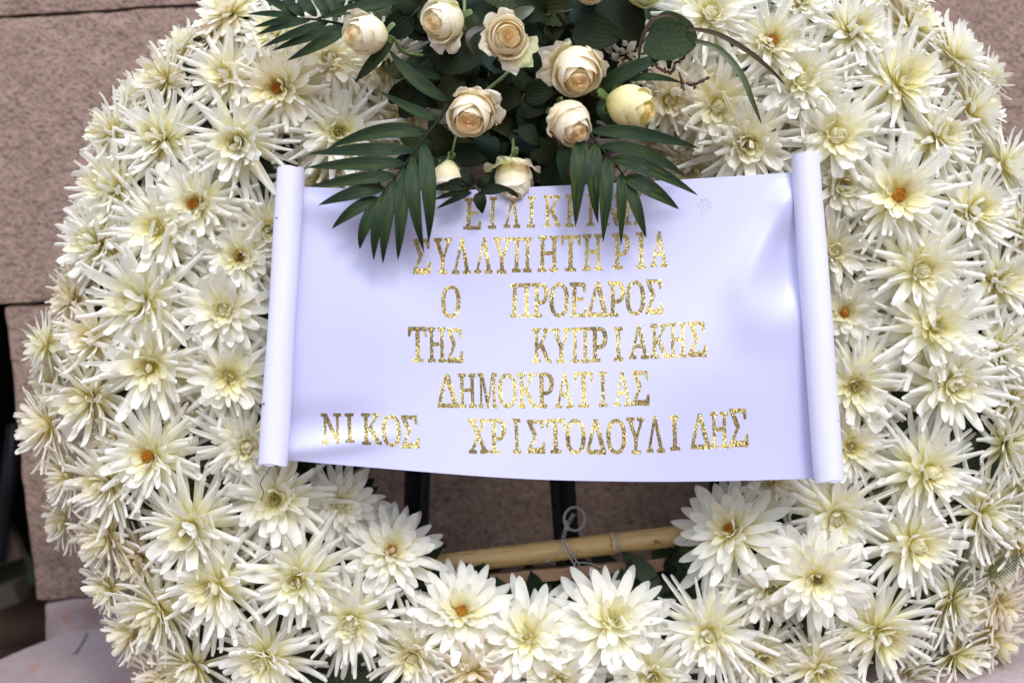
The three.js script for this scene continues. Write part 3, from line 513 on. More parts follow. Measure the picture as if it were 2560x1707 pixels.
// single strap leaves
function strap(label, list, l, w, m, tw = 0, name = 'strap_leaf', cat = 'leaf', prof = LANCE) {
  const [a, mm, b] = list, c = ctrl(a, mm, b), o = P(a[0], a[1], l[0]), t = thing(name, label, cat, o), lc = 2 * l[1] - (l[0] + l[2]) / 2;
  part('leaf_blade', blade([o, P(c[0], c[1], lc), P(b[0], b[1], l[2])], w * K * 0.9, prof, o, { fold: 0.2, twist: tw, rows: 20 }), m, t);
}
strap('narrow dark leaf slanting down left from the top left rose stem', [[985, 95], [928, 160], [889, 201]], [.165, .17, .155], 30, frondMats[0]);
strap('dark blade between the left dahlias and the orange centred rose', [[1118, 252], [1030, 190], [973, 124]], [.165, .172, .165], 34, frondMats[0]);
strap('short dark leaf tip poking left among the rose leaves', [[1105, 196], [1050, 184], [992, 186]], [.15, .155, .16], 20, frondMats[0]);
strap('broad grassy blade rising right from the yellow rose', [[1500, 218], [1580, 172], [1676, 133]], [.165, .185, .18], 38, frondMats[1], .3);
strap('slim dark leaf lying over the yellow rose towards the seed sprig', [[1548, 201], [1630, 192], [1706, 208]], [.17, .185, .175], 20, frondMats[0]);
strap('dark leaf hanging behind the rose above the right palm frond', [[1500, 250], [1520, 290], [1545, 330]], [.15, .155, .15], 40, frondMats[0]);
const darkMats = [[0.15, 1, 1, 1], [0.6, 0.75, 1.1, 0.8], [0.4, 2.4, 1, 1], [0.33, 1.5, 1.25, 0.7], [0.8, 1.3, 0.8, 1.5]].map(([s, k, kr, kb]) => phy({ specularIntensity: 0.12, map: tex(128, 128, (x, y) => { const v = Math.abs(x - 0.5), vein = Math.abs(((y - v * 0.55) * 9) % 1 - 0.5) < 0.06 || v < 0.014 ? 1.35 : 1, n = 0.75 + 0.5 * nB(x + s, y); return [toS(0.012 * n * vein * k * kr), toS(0.018 * n * vein * k), toS(0.009 * n * vein * k * kb)]; }, true), roughness: 0.55, bumpMap: leafBump, bumpScale: 0.0003 }));
const ROUND = (t) => Math.sin(Math.PI * Math.pow(t, 0.85)) ** 0.5 * (1 - 0.12 * t);
strap('large round dark green rose leaf above the reddish seed sprig', [[1618, 92], [1678, 92], [1744, 93]], [.17, .19, .185], 128, darkMats[2], .15, 'rose_leaf', 'leaf', ROUND);
strap('rounded grey green leaf below the orange centred rose', [[1310, 312], [1322, 335], [1348, 362]], [.14, .15, .15], 44, darkMats[0], 0, 'rose_leaf', 'leaf', OVATE);
strap('pale edged dark leaf between the upright rose and the orange centred rose', [[1199, 135], [1155, 158], [1108, 182]], [.15, .16, .155], 50, darkMats[0], .2, 'rose_leaf', 'leaf', OVATE);
strap('broad dark leaf right of the upper middle roses', [[1434, 71], [1495, 82], [1552, 88]], [.15, .16, .155], 92, darkMats[0], 0, 'rose_leaf', 'leaf', OVATE);
strap('big dark leaf at the top beside the large round leaf', [[1515, -10], [1560, 45], [1604, 95]], [.145, .155, .15], 115, darkMats[1], 0, 'rose_leaf', 'leaf', OVATE);
strap('small olive leaf right of the upright rose', [[1260, 55], [1300, 35], [1336, 18]], [.15, .158, .155], 34, std({ color: C(0.045, 0.06, 0.025), roughness: .5 }), 0, 'rose_leaf', 'leaf', OVATE);
strap('glossy dark leaf tip right of the olive leaf', [[1300, 50], [1340, 42], [1378, 48]], [.148, .156, .152], 28, darkMats[0], 0, 'rose_leaf', 'leaf', OVATE);
strap('bluish dark leaf at the top above the top left rose', [[985, -12], [930, 6], [884, 2]], [.165, .172, .168], 44, darkMats[0], 0, 'rose_leaf', 'leaf', OVATE);
strap('thin curled brown leaf beside the upright rose', [[1216, 68], [1172, 90], [1190, 140]], [.15, .17, .16], 17, std({ color: C(0.06, 0.05, 0.04), roughness: .6 }), .6);
// sprays of rose foliage behind the roses
const sprays = [[1010, 60, 'at the top left among the roses'], [1180, 30, 'above the upright rose'], [1370, 40, 'at the top middle behind the roses'], [1180, 190, 'below the upright rose'], [1330, 250, 'in the dark middle of the roses'], [1060, 230, 'left of the orange centred rose'], [1240, 390, 'above the two hanging rose heads'], [1380, 400, 'between the hanging rose and the right palm frond'], [1130, 390, 'under the orange centred rose'], [1480, 130, 'behind the rose with loose side petals'], [1510, 240, 'between the yellow rose and its neighbour'], [1310, 160, 'right of the upright rose, deep in shade'], [1290, 300, 'in the darkest hollow between three roses'], [1350, 350, 'left of the rose with brown edged petals'], [1250, 330, 'right of the orange centred rose'], [1330, 430, 'right of the frilled hanging rose'], [1210, 250, 'above the orange centred rose'], [1400, 30, 'at the top edge between two roses']];
sprays.forEach(([x, y, where], k) => {
  const o = P(x, y, 0.115), t = thing('rose_foliage', `dark green rose leaves on a stalk ${where}`, 'foliage', o, 'rose foliage between the roses');
  const a0 = rr(0, 6.28), tip = [x + 70 * Math.cos(a0), y + 70 * Math.sin(a0)];
  part('stalk', tube(local([P(x, y, 0.10), P((x + tip[0]) / 2, (y + tip[1]) / 2, 0.128), P(...tip, 0.132)], o), 0.0012, 6), std({ color: C(0.03, 0.035, 0.018), roughness: .6 }), t);
  for (let i = 0; i < 7; i++) {
    const s = i < 5 ? (i >> 1) / 2.2 : rr(0, 1), bx = lerp(x, tip[0], s), by = lerp(y, tip[1], s), a = i === 4 ? a0 : a0 + (i % 2 ? 1 : -1) * rr(0.8, 1.5) + (i > 4 ? 2 : 0), L = rr(65, 105), ex = bx + L * Math.cos(a), ey = by + L * Math.sin(a), l = 0.12 + rr(-0.035, 0.012);
    part('leaf', blade([P(bx, by, l), P((bx + ex) / 2, (by + ey) / 2, l + rr(0.004, 0.02)), P(ex, ey, l - rr(-0.01, 0.025))], rr(46, 72) * K, OVATE, o, { fold: rr(0.1, 0.5), twist: sg(), face: dirW(sg() * 0.6, sg() * 0.6, 1), wave: 0.02, rows: 18, serr: 0.05 }), darkMats[[0, 1, 0, 3, 4, 0, 3, 1][(k * 3 + i) % 8]], t);
  }
});
{ // small-leaved sprig over the top edge of the banner
  const o = P(1190, 470, 0.195), t = thing('ruscus_sprig', 'small dark leafy sprig lying over the upper edge of the banner', 'sprig', o);
  part('stalk', tube(local([P(1160, 420, 0.15), P(1180, 450, 0.185), P(1192, 472, 0.197), P(1202, 480, 0.2)], o), 0.0013, 6), std({ color: C(0.02, 0.03, 0.016), roughness: .5 }), t);
  for (const [a, b, w] of [[[1178, 464], [1074, 472], 25], [[1176, 474], [1082, 500], 15], [[1180, 480], [1090, 522], 15], [[1196, 481], [1206, 534], 31], [[1200, 477], [1278, 473], 27], [[1267, 474], [1298, 495], 13], [[1185, 462], [1148, 424], 26], [[1195, 466], [1226, 436], 22], [[1178, 458], [1120, 452], 18]])
    part('leaf', blade([P(a[0], a[1], .196), P((a[0] + b[0]) / 2, (a[1] + b[1]) / 2 - 5, .206), P(b[0], b[1], .192)], w * K * 0.9, LANCE, o, { fold: 0.25, twist: sg() * 0.5 }), darkMats[0], t);
}
function grass(label, pts, l, w, color) {
  const wp = pts.map(([x, y], i) => P(x, y, l[i])), o = wp[0].clone(), c = new THREE.CatmullRomCurve3(local(wp, o)), t = thing('grass_blade', label, 'grass blade', o);
  part('blade', sheet(2, 40, (u, v) => { const p = c.getPointAt(v), d = c.getTangentAt(v), a = V().crossVectors(d, FACE).normalize(); p.addScaledVector(a, (u - 0.5) * w * K * (Math.sin(Math.PI * clamp(0.06 + v * 0.93)) ** 0.6)).addScaledVector(FACE, Math.abs(u - 0.5) * w * K * 0.5); return [p.x, p.y, p.z]; }), color, t);
}
const brownGrass = phy({ color: C(0.07, 0.05, 0.034), roughness: .7, specularIntensity: 0.2 });
grass('dry brown grass blade arching over the large round leaf', [[1597, 168], [1600, 120], [1613, 77], [1635, 48], [1668, 38], [1706, 54]], [.18, .195, .205, .21, .208, .195], 8, brownGrass);
grass('dark brown grass blade sweeping across the upper right dahlias', [[1700, 80], [1727, 74], [1766, 78], [1808, 92], [1875, 132], [1932, 180], [1962, 212]], [.18, .195, .2, .2, .195, .18, .165], 12, brownGrass);
grass('green grass blade curving down over the yellow budded dahlia', [[1725, 100], [1745, 105], [1775, 113], [1808, 132], [1856, 193], [1880, 250], [1903, 308]], [.18, .19, .195, .195, .195, .19, .175], 15, std({ color: C(0.06, 0.085, 0.03), roughness: .5 }));
{ // seed sprig
  const o = P(1690, 180, 0.185), t = thing('seed_sprig', 'reddish brown sprig of tiny seeds below the large round leaf', 'sprig', o), red = std({ color: C(0.065, 0.014, 0.012), roughness: .6 });
  for (const pts of [[[1630, 160], [1655, 172], [1682, 181], [1687, 162], [1706, 147], [1727, 120]], [[1699, 182], [1704, 199], [1708, 222]], [[1702, 196], [1712, 208], [1737, 212], [1750, 205], [1775, 193]], [[1735, 210], [1737, 219]]]) {
    const c = new THREE.CatmullRomCurve3(local(pts.map(([x, y]) => P(x, y, 0.178 + rr(0, 0.012))), o)); part('twig', new THREE.TubeGeometry(c, 24, 0.0005, 5), red, t);
    const L = [], n = Math.round(c.getLength() / 0.0021); for (let i = 0; i <= n; i++) { const p = c.getPointAt(i / n); L.push(new THREE.IcosahedronGeometry(rr(0.0009, 0.0019), 1).scale(1, 1.2, 1).translate(p.x + sg() * 0.002, p.y + sg() * 0.002, p.z + sg() * 0.001)); }
    part('seeds', mergeGeometries(L), red, t).userData.kind = 'stuff';
  }
}
// fern tips between the dahlias
function fern(label, a, b, l, w, col) {
  const o = P(a[0], a[1], l), e = P(b[0], b[1], l + 0.004), t = thing('fern_tip', label, 'fern'), d = e.clone().sub(o), n = 16, L = []; t.position.copy(o);
  const side = V().crossVectors(d, FACE).normalize();
  part('stem', tube([V(), d.clone().multiplyScalar(0.5).addScaledVector(FACE, 0.004), d.clone()], 0.0006, 5), col, t);
  for (let i = 1; i <= n; i++) for (const s of [-1, 1]) { const k = i / n, q = d.clone().multiplyScalar(k).addScaledVector(FACE, 0.016 * k * (1 - k)), len = w * K * (Math.sin(Math.PI * (0.15 + 0.82 * k))) * rr(0.8, 1.1); L.push(blade([q, q.clone().addScaledVector(side, s * len * 0.5).addScaledVector(d, 0.02), q.clone().addScaledVector(side, s * len).addScaledVector(d, 0.06)], d.length() / n * 0.5, LANCE, V(), { rows: 5 })); }
  part('fronds', mergeGeometries(L), col, t).userData.kind = 'stuff';
}
const fernMat = std({ color: C(0.035, 0.06, 0.02), roughness: .6 }), fernBrown = std({ color: C(0.10, 0.07, 0.035), roughness: .7 });
fern('small green fern tip at the top edge between two right dahlias', [1925, -10], [1912, 46], .10, 24, fernMat);
fern('fern tip between the yellow budded dahlia and the brown grass tip', [1940, 150], [1880, 190], .07, 22, fernMat);
fern('thin fern tip in the gap right of the upper right banner roll', [2150, 606], [2226, 776], .06, 20, fernMat);
fern('brown tipped fern right of the foot of the right banner roll', [2205, 1195], [2178, 1290], .09, 22, fernBrown);
fern('dull green fern at the far lower right rim', [2470, 1440], [2556, 1388], .075, 26, fernMat);
fern('fern in the dark gap left of the wilted dahlia', [2440, 1460], [2380, 1440], .07, 26, fernMat);
fern('fern in the dark gap above the lower right rim dahlia', [2280, 1520], [2350, 1450], .05, 34, fernMat);
fern('tiny fern tip at the lower left between long dahlia rays', [345, 1288], [288, 1278], .07, 20, fernMat);
fern('tiny fern tip beside the dahlia left of the big palm frond', [762, 320], [792, 352], .11, 14, fernMat);
fern('fern behind the right end of the wooden lath', [1760, 1420], [1735, 1520], .02, 30, fernMat);

// ------------------------------------------------------------------ roses
const roseBump = tex(64, 64, (x, y) => { const k = 0.5 + (nE(x * 0.5, y * 0.06) - 0.5) * 0.7; return [k, k, k]; });
const roseMat = (c) => phy({ color: C(...c), vertexColors: true, roughness: 0.5, transmission: 0.45, thickness: 0, specularIntensity: 0.4, bumpMap: roseBump, bumpScale: 0.0004 });
const roseMats = { c: roseMat([1, 1, 1]), y: roseMat([0.97, 0.97, 0.70]), p: roseMat([1, 0.97, 0.93]), g: roseMat([0.86, 0.93, 0.68]) };
const RC0 = [0.93, 0.84, 0.58], RC1 = [0.94, 0.90, 0.77], RCH = [0.94, 0.77, 0.52];
const greenMat = std({ color: C(0.10, 0.15, 0.045), roughness: .55 });
// unit rose: axis +z, base at z=-1, rim near z=+0.9, greatest radius about 0.78
function rosePetal(r, top, al, th, open, curl, wob, cut = 1) {
  const ph = rr(0, 6.28), tipo = sg() * 0.15;
  return sheet(12, 14, (u, v) => {
    const s = (u - 0.5) * 2, rim = 1 - 0.24 * Math.abs(s) ** 2.2 - (0.05 * Math.sin(s * 5 + ph) + 0.03 * Math.sin(s * 11 + ph)) * wob, vv = v * rim * cut;
    const a = th + s * al * (0.55 + 0.45 * Math.sin(Math.PI * Math.min(0.62, 0.1 + 0.62 * v)));
    let R = r * (0.18 + 0.82 * Math.sin(Math.PI * Math.min(0.86, 0.06 + 0.76 * vv)) ** 0.75), z = -0.95 + (top + 0.95) * vv ** 0.9;
    R += open * vv ** 3 * 0.5; const k = clamp((vv - 0.76) / 0.24);
    R += curl * (0.34 * Math.sin(k * 1.7) + tipo * k * s) * (1 - 0.3 * s * s); z -= Math.abs(curl) * 0.30 * k * k * k; 
    R += wob * 0.02 * Math.sin(u * 17 + v * 7 + ph);
    return [R * Math.cos(a), R * Math.sin(a), z];
  }, (u, v) => mix3(mix3([0.74, 0.76, 0.42], RC0, ss(0, 0.35, v)), RC1, ss(0.35, 0.95, v)));
}
function roseHeart(r, top, turns) {
  const n = turns * 22;
  return sheet(n, 5, (u, v) => { const a = u * turns * 6.283, R = lerp(0.035, r, u ** 0.9) * (1 + 0.05 * Math.sin(a * 2.7)), z = lerp(top - 0.26, top + 0.02 * Math.sin(a * 3.1) - 0.10 * u + 0.03, v); const b = R * (0.92 + 0.12 * v); return [b * Math.cos(a), b * Math.sin(a), z]; }, (u, v) => mix3(mix3(RCH, RC0, ss(0.15, 0.8, u)), RC1, ss(0.6, 1, v) * ss(0.2, 0.9, u) * 0.8));
}
function rose(x, y, R, dir, l, mk, label, { open = 0.15, hang = 0, stem, extra = [], heartR = 0.31, turns = 4 } = {}) {
  const t = thing('rose', label, 'rose', P(x, y, l), 'cream roses above the banner'), n = V(dir[0], -dir[1], dir[2]).normalize();
  t.quaternion.copy(camera.quaternion).multiply(new THREE.Quaternion().setFromUnitVectors(Z, n)); t.scale.setScalar(R * K * (D - l) / D);
  const m = roseMats[mk], a0 = rr(0, 6.28);
  part('heart', mergeGeometries([roseHeart(heartR * (1 + open * 0.5), 0.94, turns), tint(new THREE.SphereGeometry(0.13, 12, 8).scale(1, 1, 0.7).translate(0, 0, 0.70), RCH), tint(new THREE.CircleGeometry(0.4, 20).translate(0, 0, 0.62), RC0)]), m, t);
  for (let i = 0; i < 3; i++) part('petal', rosePetal(0.50 + 0.035 * i, 0.90 - 0.02 * i, 1.25, a0 + i * 2.1, open * 0.2, 0.03, 0.25), m, t);
  for (let i = 0; i < 3; i++) part('petal', rosePetal(0.64 + 0.03 * i, rr(0.78, 0.9), 1.35, a0 + 1.0 + i * 2.1, open * 0.5, rr(0.02, 0.12), 0.3), m, t);
  for (let i = 0; i < 4; i++) part('petal', rosePetal(0.76 + 0.022 * i, i < 2 ? rr(0.55, 0.8) : rr(0.25, 0.55), 1.3, a0 + 0.3 + i * 1.75, open * 0.8, i % 2 ? rr(0.35, 0.75) : rr(0.02, 0.12), 0.5), m, t);
  extra.forEach(([th, top, cl, op, mm = mk]) => part('petal', rosePetal(0.86, top, 0.8, th, op, cl, 2.2), roseMats[mm], t));
  for (let i = 0; i < 5; i++) { const th = a0 + i * 1.2566, g = sheet(2, 9, (u, v) => { const s = (u - 0.5) * 2, w = 0.17 * (1 - v) ** 0.8 * (1 - 0.3 * Math.cos(v * 5)), rad = 0.12 + 0.55 * Math.sin(v * 2.2), z = -1.0 - 0.35 * v * (i % 2) + (i % 2 ? 0 : 0.35 * v * v); return [rad * Math.cos(th) - s * w * Math.sin(th), rad * Math.sin(th) + s * w * Math.cos(th), z]; }); part('sepal', g, greenMat, t); }
  part('hip', new THREE.SphereGeometry(0.2, 10, 8).scale(1, 1, 1.2).translate(0, 0, -1.05), greenMat, t);
  if (stem) { const inv = t.matrixWorld; t.updateMatrixWorld(true); const im = t.matrixWorld.clone().invert(), e = stem.map(([sx, sy, sl]) => P(sx, sy, sl).applyMatrix4(im)); part('stem', tube([V(0, 0, -1.1), V(0, 0, -1.5), ...e], 0.075, 8, 24), greenMat, t); }
}
rose(914, 88, 62, [-.62, .12, .75], .185, 'c', 'plump white rose at the upper left, stem running right', { stem: [[1010, 130, .14], [1060, 140, .11]], open: .1, extra: [[2.0, .7, 1.0, .2]] });
rose(1108, 52, 62, [-.5, .28, .8], .18, 'c', 'spotted rose at the top with a torn petal hanging beneath it', { extra: [[-1.6, .2, 1.2, .7, 'p'], [1.5, .4, 1.3, .5, 'g']], stem: [[1160, -20, .13]] });
rose(1268, 95, 58, [.05, .1, .98], .19, 'p', 'wide open rose facing out with crumpled greenish outer petals', { open: .35, heartR: .42, turns: 5, extra: [[-.7, .25, 1.3, .9, 'g'], [-1.2, .2, 1.2, .9, 'c'], [2.0, .45, 1.0, .7], [3.4, .4, .9, .6]] });
rose(1443, 176, 70, [.06, .62, .75], .19, 'p', 'big rose facing down with two loose petals at its left', { open: .25, extra: [[2.6, -.05, 1.0, .9, 'c'], [3.3, -.1, 1.0, .8, 'p'], [.4, .4, .9, .4]] });
rose(1178, 285, 68, [-.07, .5, .85], .19, 'p', 'peach centred rose at the heart of the arrangement', { open: .22, heartR: .42, turns: 5, extra: [[.3, .1, 1.2, .5], [1.6, .3, 1.0, .3]], stem: [[1270, 180, .14], [1295, 130, .12]] });
rose(1425, 305, 64, [.38, .62, .7], .195, 'p', 'cream rose with brown edged petals just above the right palm frond', { open: .12, extra: [[3.0, .35, .8, .3]] });
rose(1578, 266, 66, [.75, .35, .56], .19, 'y', 'yellowish rose lying on its side beside the right dahlias', { open: .12, stem: [[1500, 240, .14]] });
rose(1120, 446, 46, [-.02, .93, .3], .172, 'c', 'small rose hanging head down over the banner, green sepals up', { open: .02, heartR: .24, stem: [[1130, 380, .15], [1140, 340, .12]] });
rose(1284, 452, 58, [.02, .93, .3], .168, 'c', 'rose hanging head down behind the banner edge, frilled greenish petal on top', { open: .1, extra: [[2.2, -.2, 1.2, .9, 'g'], [.9, -.15, 1.0, .8, 'p']], stem: [[1283, 380, .15], [1283, 330, .12]] });
rose(1475, -32, 50, [-.1, .4, .85], .18, 'p', 'rose cut by the top edge of the picture, only its lower petals showing', { open: .2 });
rose(1612, -34, 60, [.1, .25, .9], .175, 'g', 'greenish rose cut by the top edge beside the big dark leaf', { open: .1 });

// ------------------------------------------------------------------ the banner
const TOPE = [[0, 467], [0.27, 476], [0.45, 468], [0.76, 449], [1, 430]], BOTE = [[0, 1149], [0.135, 1165], [0.41, 1194], [0.61, 1203], [0.8, 1203], [1, 1196]];
const spline = (pts) => { const c = new THREE.SplineCurve(pts.map(([a, b]) => new THREE.Vector2(a, b))); const tab = c.getPoints(200); return (u) => { let i = 1; while (i < 200 && tab[i].x < u) i++; const a = tab[i - 1], b = tab[i]; return lerp(a.y, b.y, clamp((u - a.x) / (b.x - a.x || 1))); }; };
const topF = spline(TOPE), botF = spline(BOTE);
const bx = (u, v) => lerp(lerp(752, 705, v), lerp(1992, 2048, v), u), by = (u, v) => lerp(topF(u), botF(u), v);
const inv = (x, y) => { let u = 0.5, v = 0.5; for (let i = 0; i < 30; i++) { v = (y - topF(u)) / (botF(u) - topF(u)); const l = lerp(752, 705, v), r = lerp(1992, 2048, v); u = (x - l) / (r - l); } return [u, v]; };
const gau = (d, s) => Math.exp(-((d / s) ** 2));
function sheetLift(u, v) {
  let l = 0.166 + 0.012 * Math.sin(Math.PI * u) * (0.6 + 0.4 * v);
  l += 0.0065 * Math.sin(u * 7 + v * 2.2) * Math.sin(v * 3 + 0.6);
  // the pull from the upper right corner: a ridge that runs down and left, a hollow beside the roll
  const s = (1 - u), ridge = 0.012 + 0.105 * ss(0, 0.4, v); l += 0.009 * gau(s - ridge, 0.028 + 0.03 * v) * ss(0.0, 0.1, v) * (1 - ss(0.3, 0.62, v));
  l -= 0.007 * gau(s - 0.035, 0.035) * ss(0.08, 0.25, v) * (1 - ss(0.33, 0.5, v)); l += 0.005 * gau(s - 0.2, 0.12) * gau(v - 0.62, 0.2) + 0.004 * gau(s - 0.06, 0.08) * gau(v - 0.47, 0.1);
  l -= 0.006 * gau(u - 0.13 - 0.3 * v, 0.1) * gau(v - 0.25, 0.2); l += 0.004 * gau((v - 0.06) - 0.35 * u, 0.05) * (1 - ss(0.1, 0.35, u));
  l += 0.005 * gau((1 - v) - 0.03 - 0.42 * u, 0.035) * (1 - ss(0.12, 0.26, u)); l -= 0.004 * gau((1 - v) - 0.13 - 0.3 * u, 0.06) * (1 - ss(0.1, 0.22, u));
  return l;
}
const TW = 2048, TH = 1088;
const cv = document.createElement('canvas'); cv.width = TW; cv.height = TH; const cx = cv.getContext('2d');
cx.fillStyle = '#000'; cx.fillRect(0, 0, TW, TH); cx.fillStyle = '#fff'; cx.font = '400px serif';
// every letter: [glyph, x0, x1, y0, y1]
const LINES = [
  ['ΕΙΛΙΚΡΙΝΗ', [[1067, 1107, 456, 526], [1124, 1142, 453, 524], [1160, 1197, 452, 522], [1213, 1231, 452, 521], [1250, 1290, 449, 520], [1300, 1333, 448, 520], [1350, 1368, 447, 518], [1386, 1425, 446, 517], [1434, 1475, 443, 515]]],
  ['ΣΥΛΛΥΠΗΤΗΡΙΑ', [[947, 988, 550, 628], [996, 1036, 548, 628], [1040, 1082, 548, 628], [1092, 1133, 547, 627], [1133, 1175, 546, 627], [1178, 1222, 546, 624], [1237, 1284, 543, 623], [1290, 1334, 541, 622], [1340, 1385, 539, 620], [1408, 1448, 537, 617], [1463, 1486, 535, 616], [1496, 1536, 533, 612]]],
  ['Ο', [[1013, 1056, 656, 730]]], ['ΠΡΟΕΔΡΟΣ', [[1172, 1220, 652, 728], [1223, 1260, 651, 728], [1263, 1307, 650, 728], [1310, 1348, 650, 727], [1351, 1395, 648, 727], [1398, 1436, 647, 726], [1438, 1482, 645, 724], [1484, 1525, 643, 720]]],
  ['ΤΗΣ', [[936, 978, 752, 830], [981, 1022, 753, 831], [1025, 1062, 755, 832]]], ['ΚΥΠΡΙΑΚΗΣ', [[1223, 1266, 755, 832], [1268, 1310, 755, 832], [1312, 1354, 753, 832], [1356, 1396, 752, 830], [1411, 1432, 752, 828], [1446, 1492, 747, 823], [1495, 1536, 745, 822], [1538, 1578, 742, 820], [1582, 1624, 740, 818]]],
  ['ΔΗΜΟΚΡΑΤΙΑΣ', [[1002, 1048, 860, 935], [1051, 1092, 859, 935], [1097, 1141, 858, 936], [1143, 1186, 858, 936], [1188, 1230, 858, 936], [1233, 1272, 857, 936], [1276, 1318, 856, 936], [1320, 1362, 855, 935], [1376, 1395, 855, 933], [1411, 1451, 853, 931], [1453, 1492, 853, 930]]],
  ['ΝΙΚΟΣ', [[735, 780, 950, 1018], [790, 810, 950, 1015], [828, 872, 950, 1020], [874, 917, 953, 1025], [918, 960, 955, 1028]]],
  ['ΧΡΙΣΤΟΔΟΥΛΙΔΗΣ', [[1074, 1119, 963, 1040], [1122, 1161, 963, 1040], [1176, 1195, 963, 1040], [1209, 1251, 965, 1040], [1254, 1297, 963, 1040], [1299, 1344, 963, 1042], [1346, 1390, 964, 1042], [1393, 1438, 963, 1042], [1440, 1481, 960, 1042], [1485, 1527, 957, 1038], [1540, 1562, 955, 1033], [1587, 1630, 951, 1030], [1633, 1674, 947, 1028], [1677, 1720, 940, 1025]]]];
for (const [word, boxes] of LINES) [...word].forEach((ch, i) => {
  const k = W / 2352, [x0, x1, y0, y1] = boxes[i].map((q) => q * k), a = inv(x0, (y0 + y1) / 2), b = inv(x1, (y0 + y1) / 2), t = inv((x0 + x1) / 2, y0), o = inv((x0 + x1) / 2, y1);
  const m = cx.measureText(ch), gw = m.actualBoundingBoxRight + m.actualBoundingBoxLeft, gh = m.actualBoundingBoxAscent + m.actualBoundingBoxDescent;
  const w = (b[0] - a[0]) * TW, h = (o[1] - t[1]) * TH, tilt = Math.atan2((b[1] - a[1]) * TH, w);
  cx.save(); cx.translate(a[0] * TW, (t[1] + (a[1] - (a[1] + b[1]) / 2)) * TH); cx.rotate(tilt); cx.scale(w / gw, h / gh); cx.translate(m.actualBoundingBoxLeft, m.actualBoundingBoxAscent); cx.fillText(ch, 0, 0); cx.lineWidth = 13; cx.strokeStyle = '#fff'; cx.stroke && cx.strokeText(ch, 0, 0); cx.restore();
});
const ink = cx.getImageData(0, 0, TW, TH).data;
const colA = new Uint8Array(TW * TH * 4), mrA = new Uint8Array(TW * TH * 4), nmA = new Uint8Array(TW * TH * 4);
{
  const cw = 3.6, gx = Math.ceil(TW / cw) + 2, gy = Math.ceil(TH / cw) + 2, cells = []; for (let i = 0; i < gx * gy; i++) cells.push([rnd(), rnd(), rnd(), rnd(), rnd(), rnd()]);
  const low = noiseTile(14, 77), lowY = noiseTile(22, 78), edge = noiseTile(512, 79);
  const stray = (x, y) => { const d = Math.hypot(x - 1718 / 1, 0); return 0; };
  for (let y = 0; y < TH; y++) for (let x = 0; x < TW; x++) {
    // nearest flake
    const ci = x / cw, cj = y / cw; let best = 9, c = null;
    for (let j = -1; j <= 1; j++) for (let i = -1; i <= 1; i++) { const a = Math.floor(ci) + i, b = Math.floor(cj) + j; if (a < 0 || b < 0) continue; const q = cells[b * gx + a]; if (!q) continue; const d = Math.hypot(a + q[0] - ci, b + q[1] - cj); if (d < best) { best = d; c = q; } }
    const e = ink[(y * TW + x) * 4] / 255 + (edge(x / TW, y / TW) - 0.5) * 0.25, u = x / TW, v = y / TH;
    let gold = e > 0.5;
    // loose flakes shed on the sheet
    const [dx, dy] = [u - 0.812, (v - 0.095) * 0.53]; const dd = Math.hypot(dx, dy); const loose = c[5] > (dd < 0.017 ? 0.6 : 0.9997) && best < 0.3;
    gold = gold || loose;
    const i = ((TH - 1 - y) * TW + x) * 4;
    if (gold) {
      const m = low(u, v), f = c[2], sh = 0.78 + 0.3 * c[3]; let col = f < 0.42 ? [0.62, 0.46, 0.15] : f < 0.72 ? [0.54, 0.53, 0.25] : f < 0.88 ? [0.36, 0.22, 0.07] : [0.80, 0.68, 0.36];
      for (let k = 0; k < 3; k++) colA[i + k] = toS(clamp(col[k] * sh * 0.66)) * 255;
      mrA[i + 1] = 0.42 * 255; mrA[i + 2] = 0.85 * 255;
      const nx = (c[3] - 0.5) * 0.75 + (m - 0.5) * 0.75, ny = (c[4] - 0.5) * 0.75 + 0.06 + (lowY(u, v) - 0.5) * 0.7, nl = Math.hypot(nx, ny, 1);
      nmA[i] = (nx / nl * 0.5 + 0.5) * 255; nmA[i + 1] = (ny / nl * 0.5 + 0.5) * 255; nmA[i + 2] = (1 / nl * 0.5 + 0.5) * 255;
    } else {
      const g = 0.985 + 0.03 * (nE(u * 3, v * 3) - 0.5), sp = c[5] < 0.0012 && best < 0.3 ? 0.45 : 1;
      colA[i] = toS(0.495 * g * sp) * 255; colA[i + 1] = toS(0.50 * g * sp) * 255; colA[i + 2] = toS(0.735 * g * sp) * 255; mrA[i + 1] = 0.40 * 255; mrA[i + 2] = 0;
      nmA[i] = 128; nmA[i + 1] = 128; nmA[i + 2] = 255;
    }
    colA[i + 3] = mrA[i + 3] = nmA[i + 3] = 255;
  }
}
const dt = (a, srgb) => { const t = new THREE.DataTexture(a, TW, TH); t.magFilter = THREE.LinearFilter; if (srgb) t.colorSpace = THREE.SRGBColorSpace; t.needsUpdate = true; return t; };
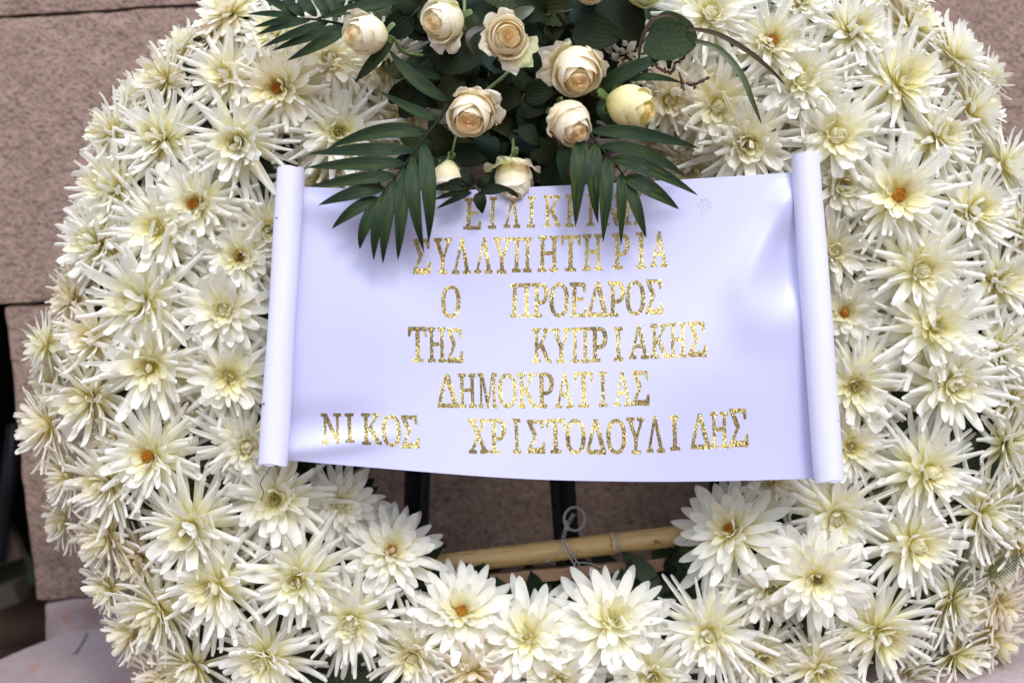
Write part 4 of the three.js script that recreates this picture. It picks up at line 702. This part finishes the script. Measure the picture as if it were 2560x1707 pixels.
const mrT = dt(mrA);
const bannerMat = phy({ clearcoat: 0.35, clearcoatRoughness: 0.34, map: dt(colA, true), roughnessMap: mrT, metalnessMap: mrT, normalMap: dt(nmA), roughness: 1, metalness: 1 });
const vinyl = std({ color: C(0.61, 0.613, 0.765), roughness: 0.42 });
{
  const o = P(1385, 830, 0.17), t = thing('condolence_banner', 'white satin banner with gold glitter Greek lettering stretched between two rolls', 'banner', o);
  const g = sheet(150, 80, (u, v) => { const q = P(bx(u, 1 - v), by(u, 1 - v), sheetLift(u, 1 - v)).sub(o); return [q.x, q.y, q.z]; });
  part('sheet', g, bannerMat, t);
  const roll = (a, b, r, flip, la, lb) => {
    const A = P(a[0], a[1], la), B = P(b[0], b[1], lb), len = A.distanceTo(B), q = new THREE.Quaternion().setFromUnitVectors(V(0, 1, 0), A.clone().sub(B).normalize());
    const turns = 2.6, n = 120, hh = len / 2;
    const g = sheet(n, 24, (u, v) => { const th = flip * u * turns * 6.283 - 1.57, R = r * (1 - 0.17 * u) * (1 + 0.03 * Math.sin(v * 5 + u * 2 + flip) + 0.02 * Math.sin(v * 11 + th * 2)) - u * 0.0006; return [R * Math.cos(th), (v - 0.5) * len + 0.0012 * Math.sin(u * 40), R * Math.sin(th)]; });
    const c = A.clone().lerp(B, 0.5).sub(o); g.applyQuaternion(q).translate(c.x, c.y, c.z);
    return part('roll', g, vinyl, t, flip > 0 ? 'left rolled-up end of the banner' : 'right rolled-up end of the banner');
  };
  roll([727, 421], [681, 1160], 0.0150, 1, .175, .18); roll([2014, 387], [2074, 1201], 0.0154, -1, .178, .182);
  const stp = std({ color: C(0.05, 0.05, 0.06), metalness: .8, roughness: .4 });
  for (const [x0, y0, x1, y1, l] of [[688, 545, 701, 542, .187], [650, 1011, 661, 1008, .19], [2038, 522, 2052, 525, .189], [2085, 1050, 2098, 1052, .191]]) part('staple', tube(local([P(x0, y0, l), P(x1, y1, l)], o), 0.0006, 6), stp, t);
}
renderer.render(scene, camera);
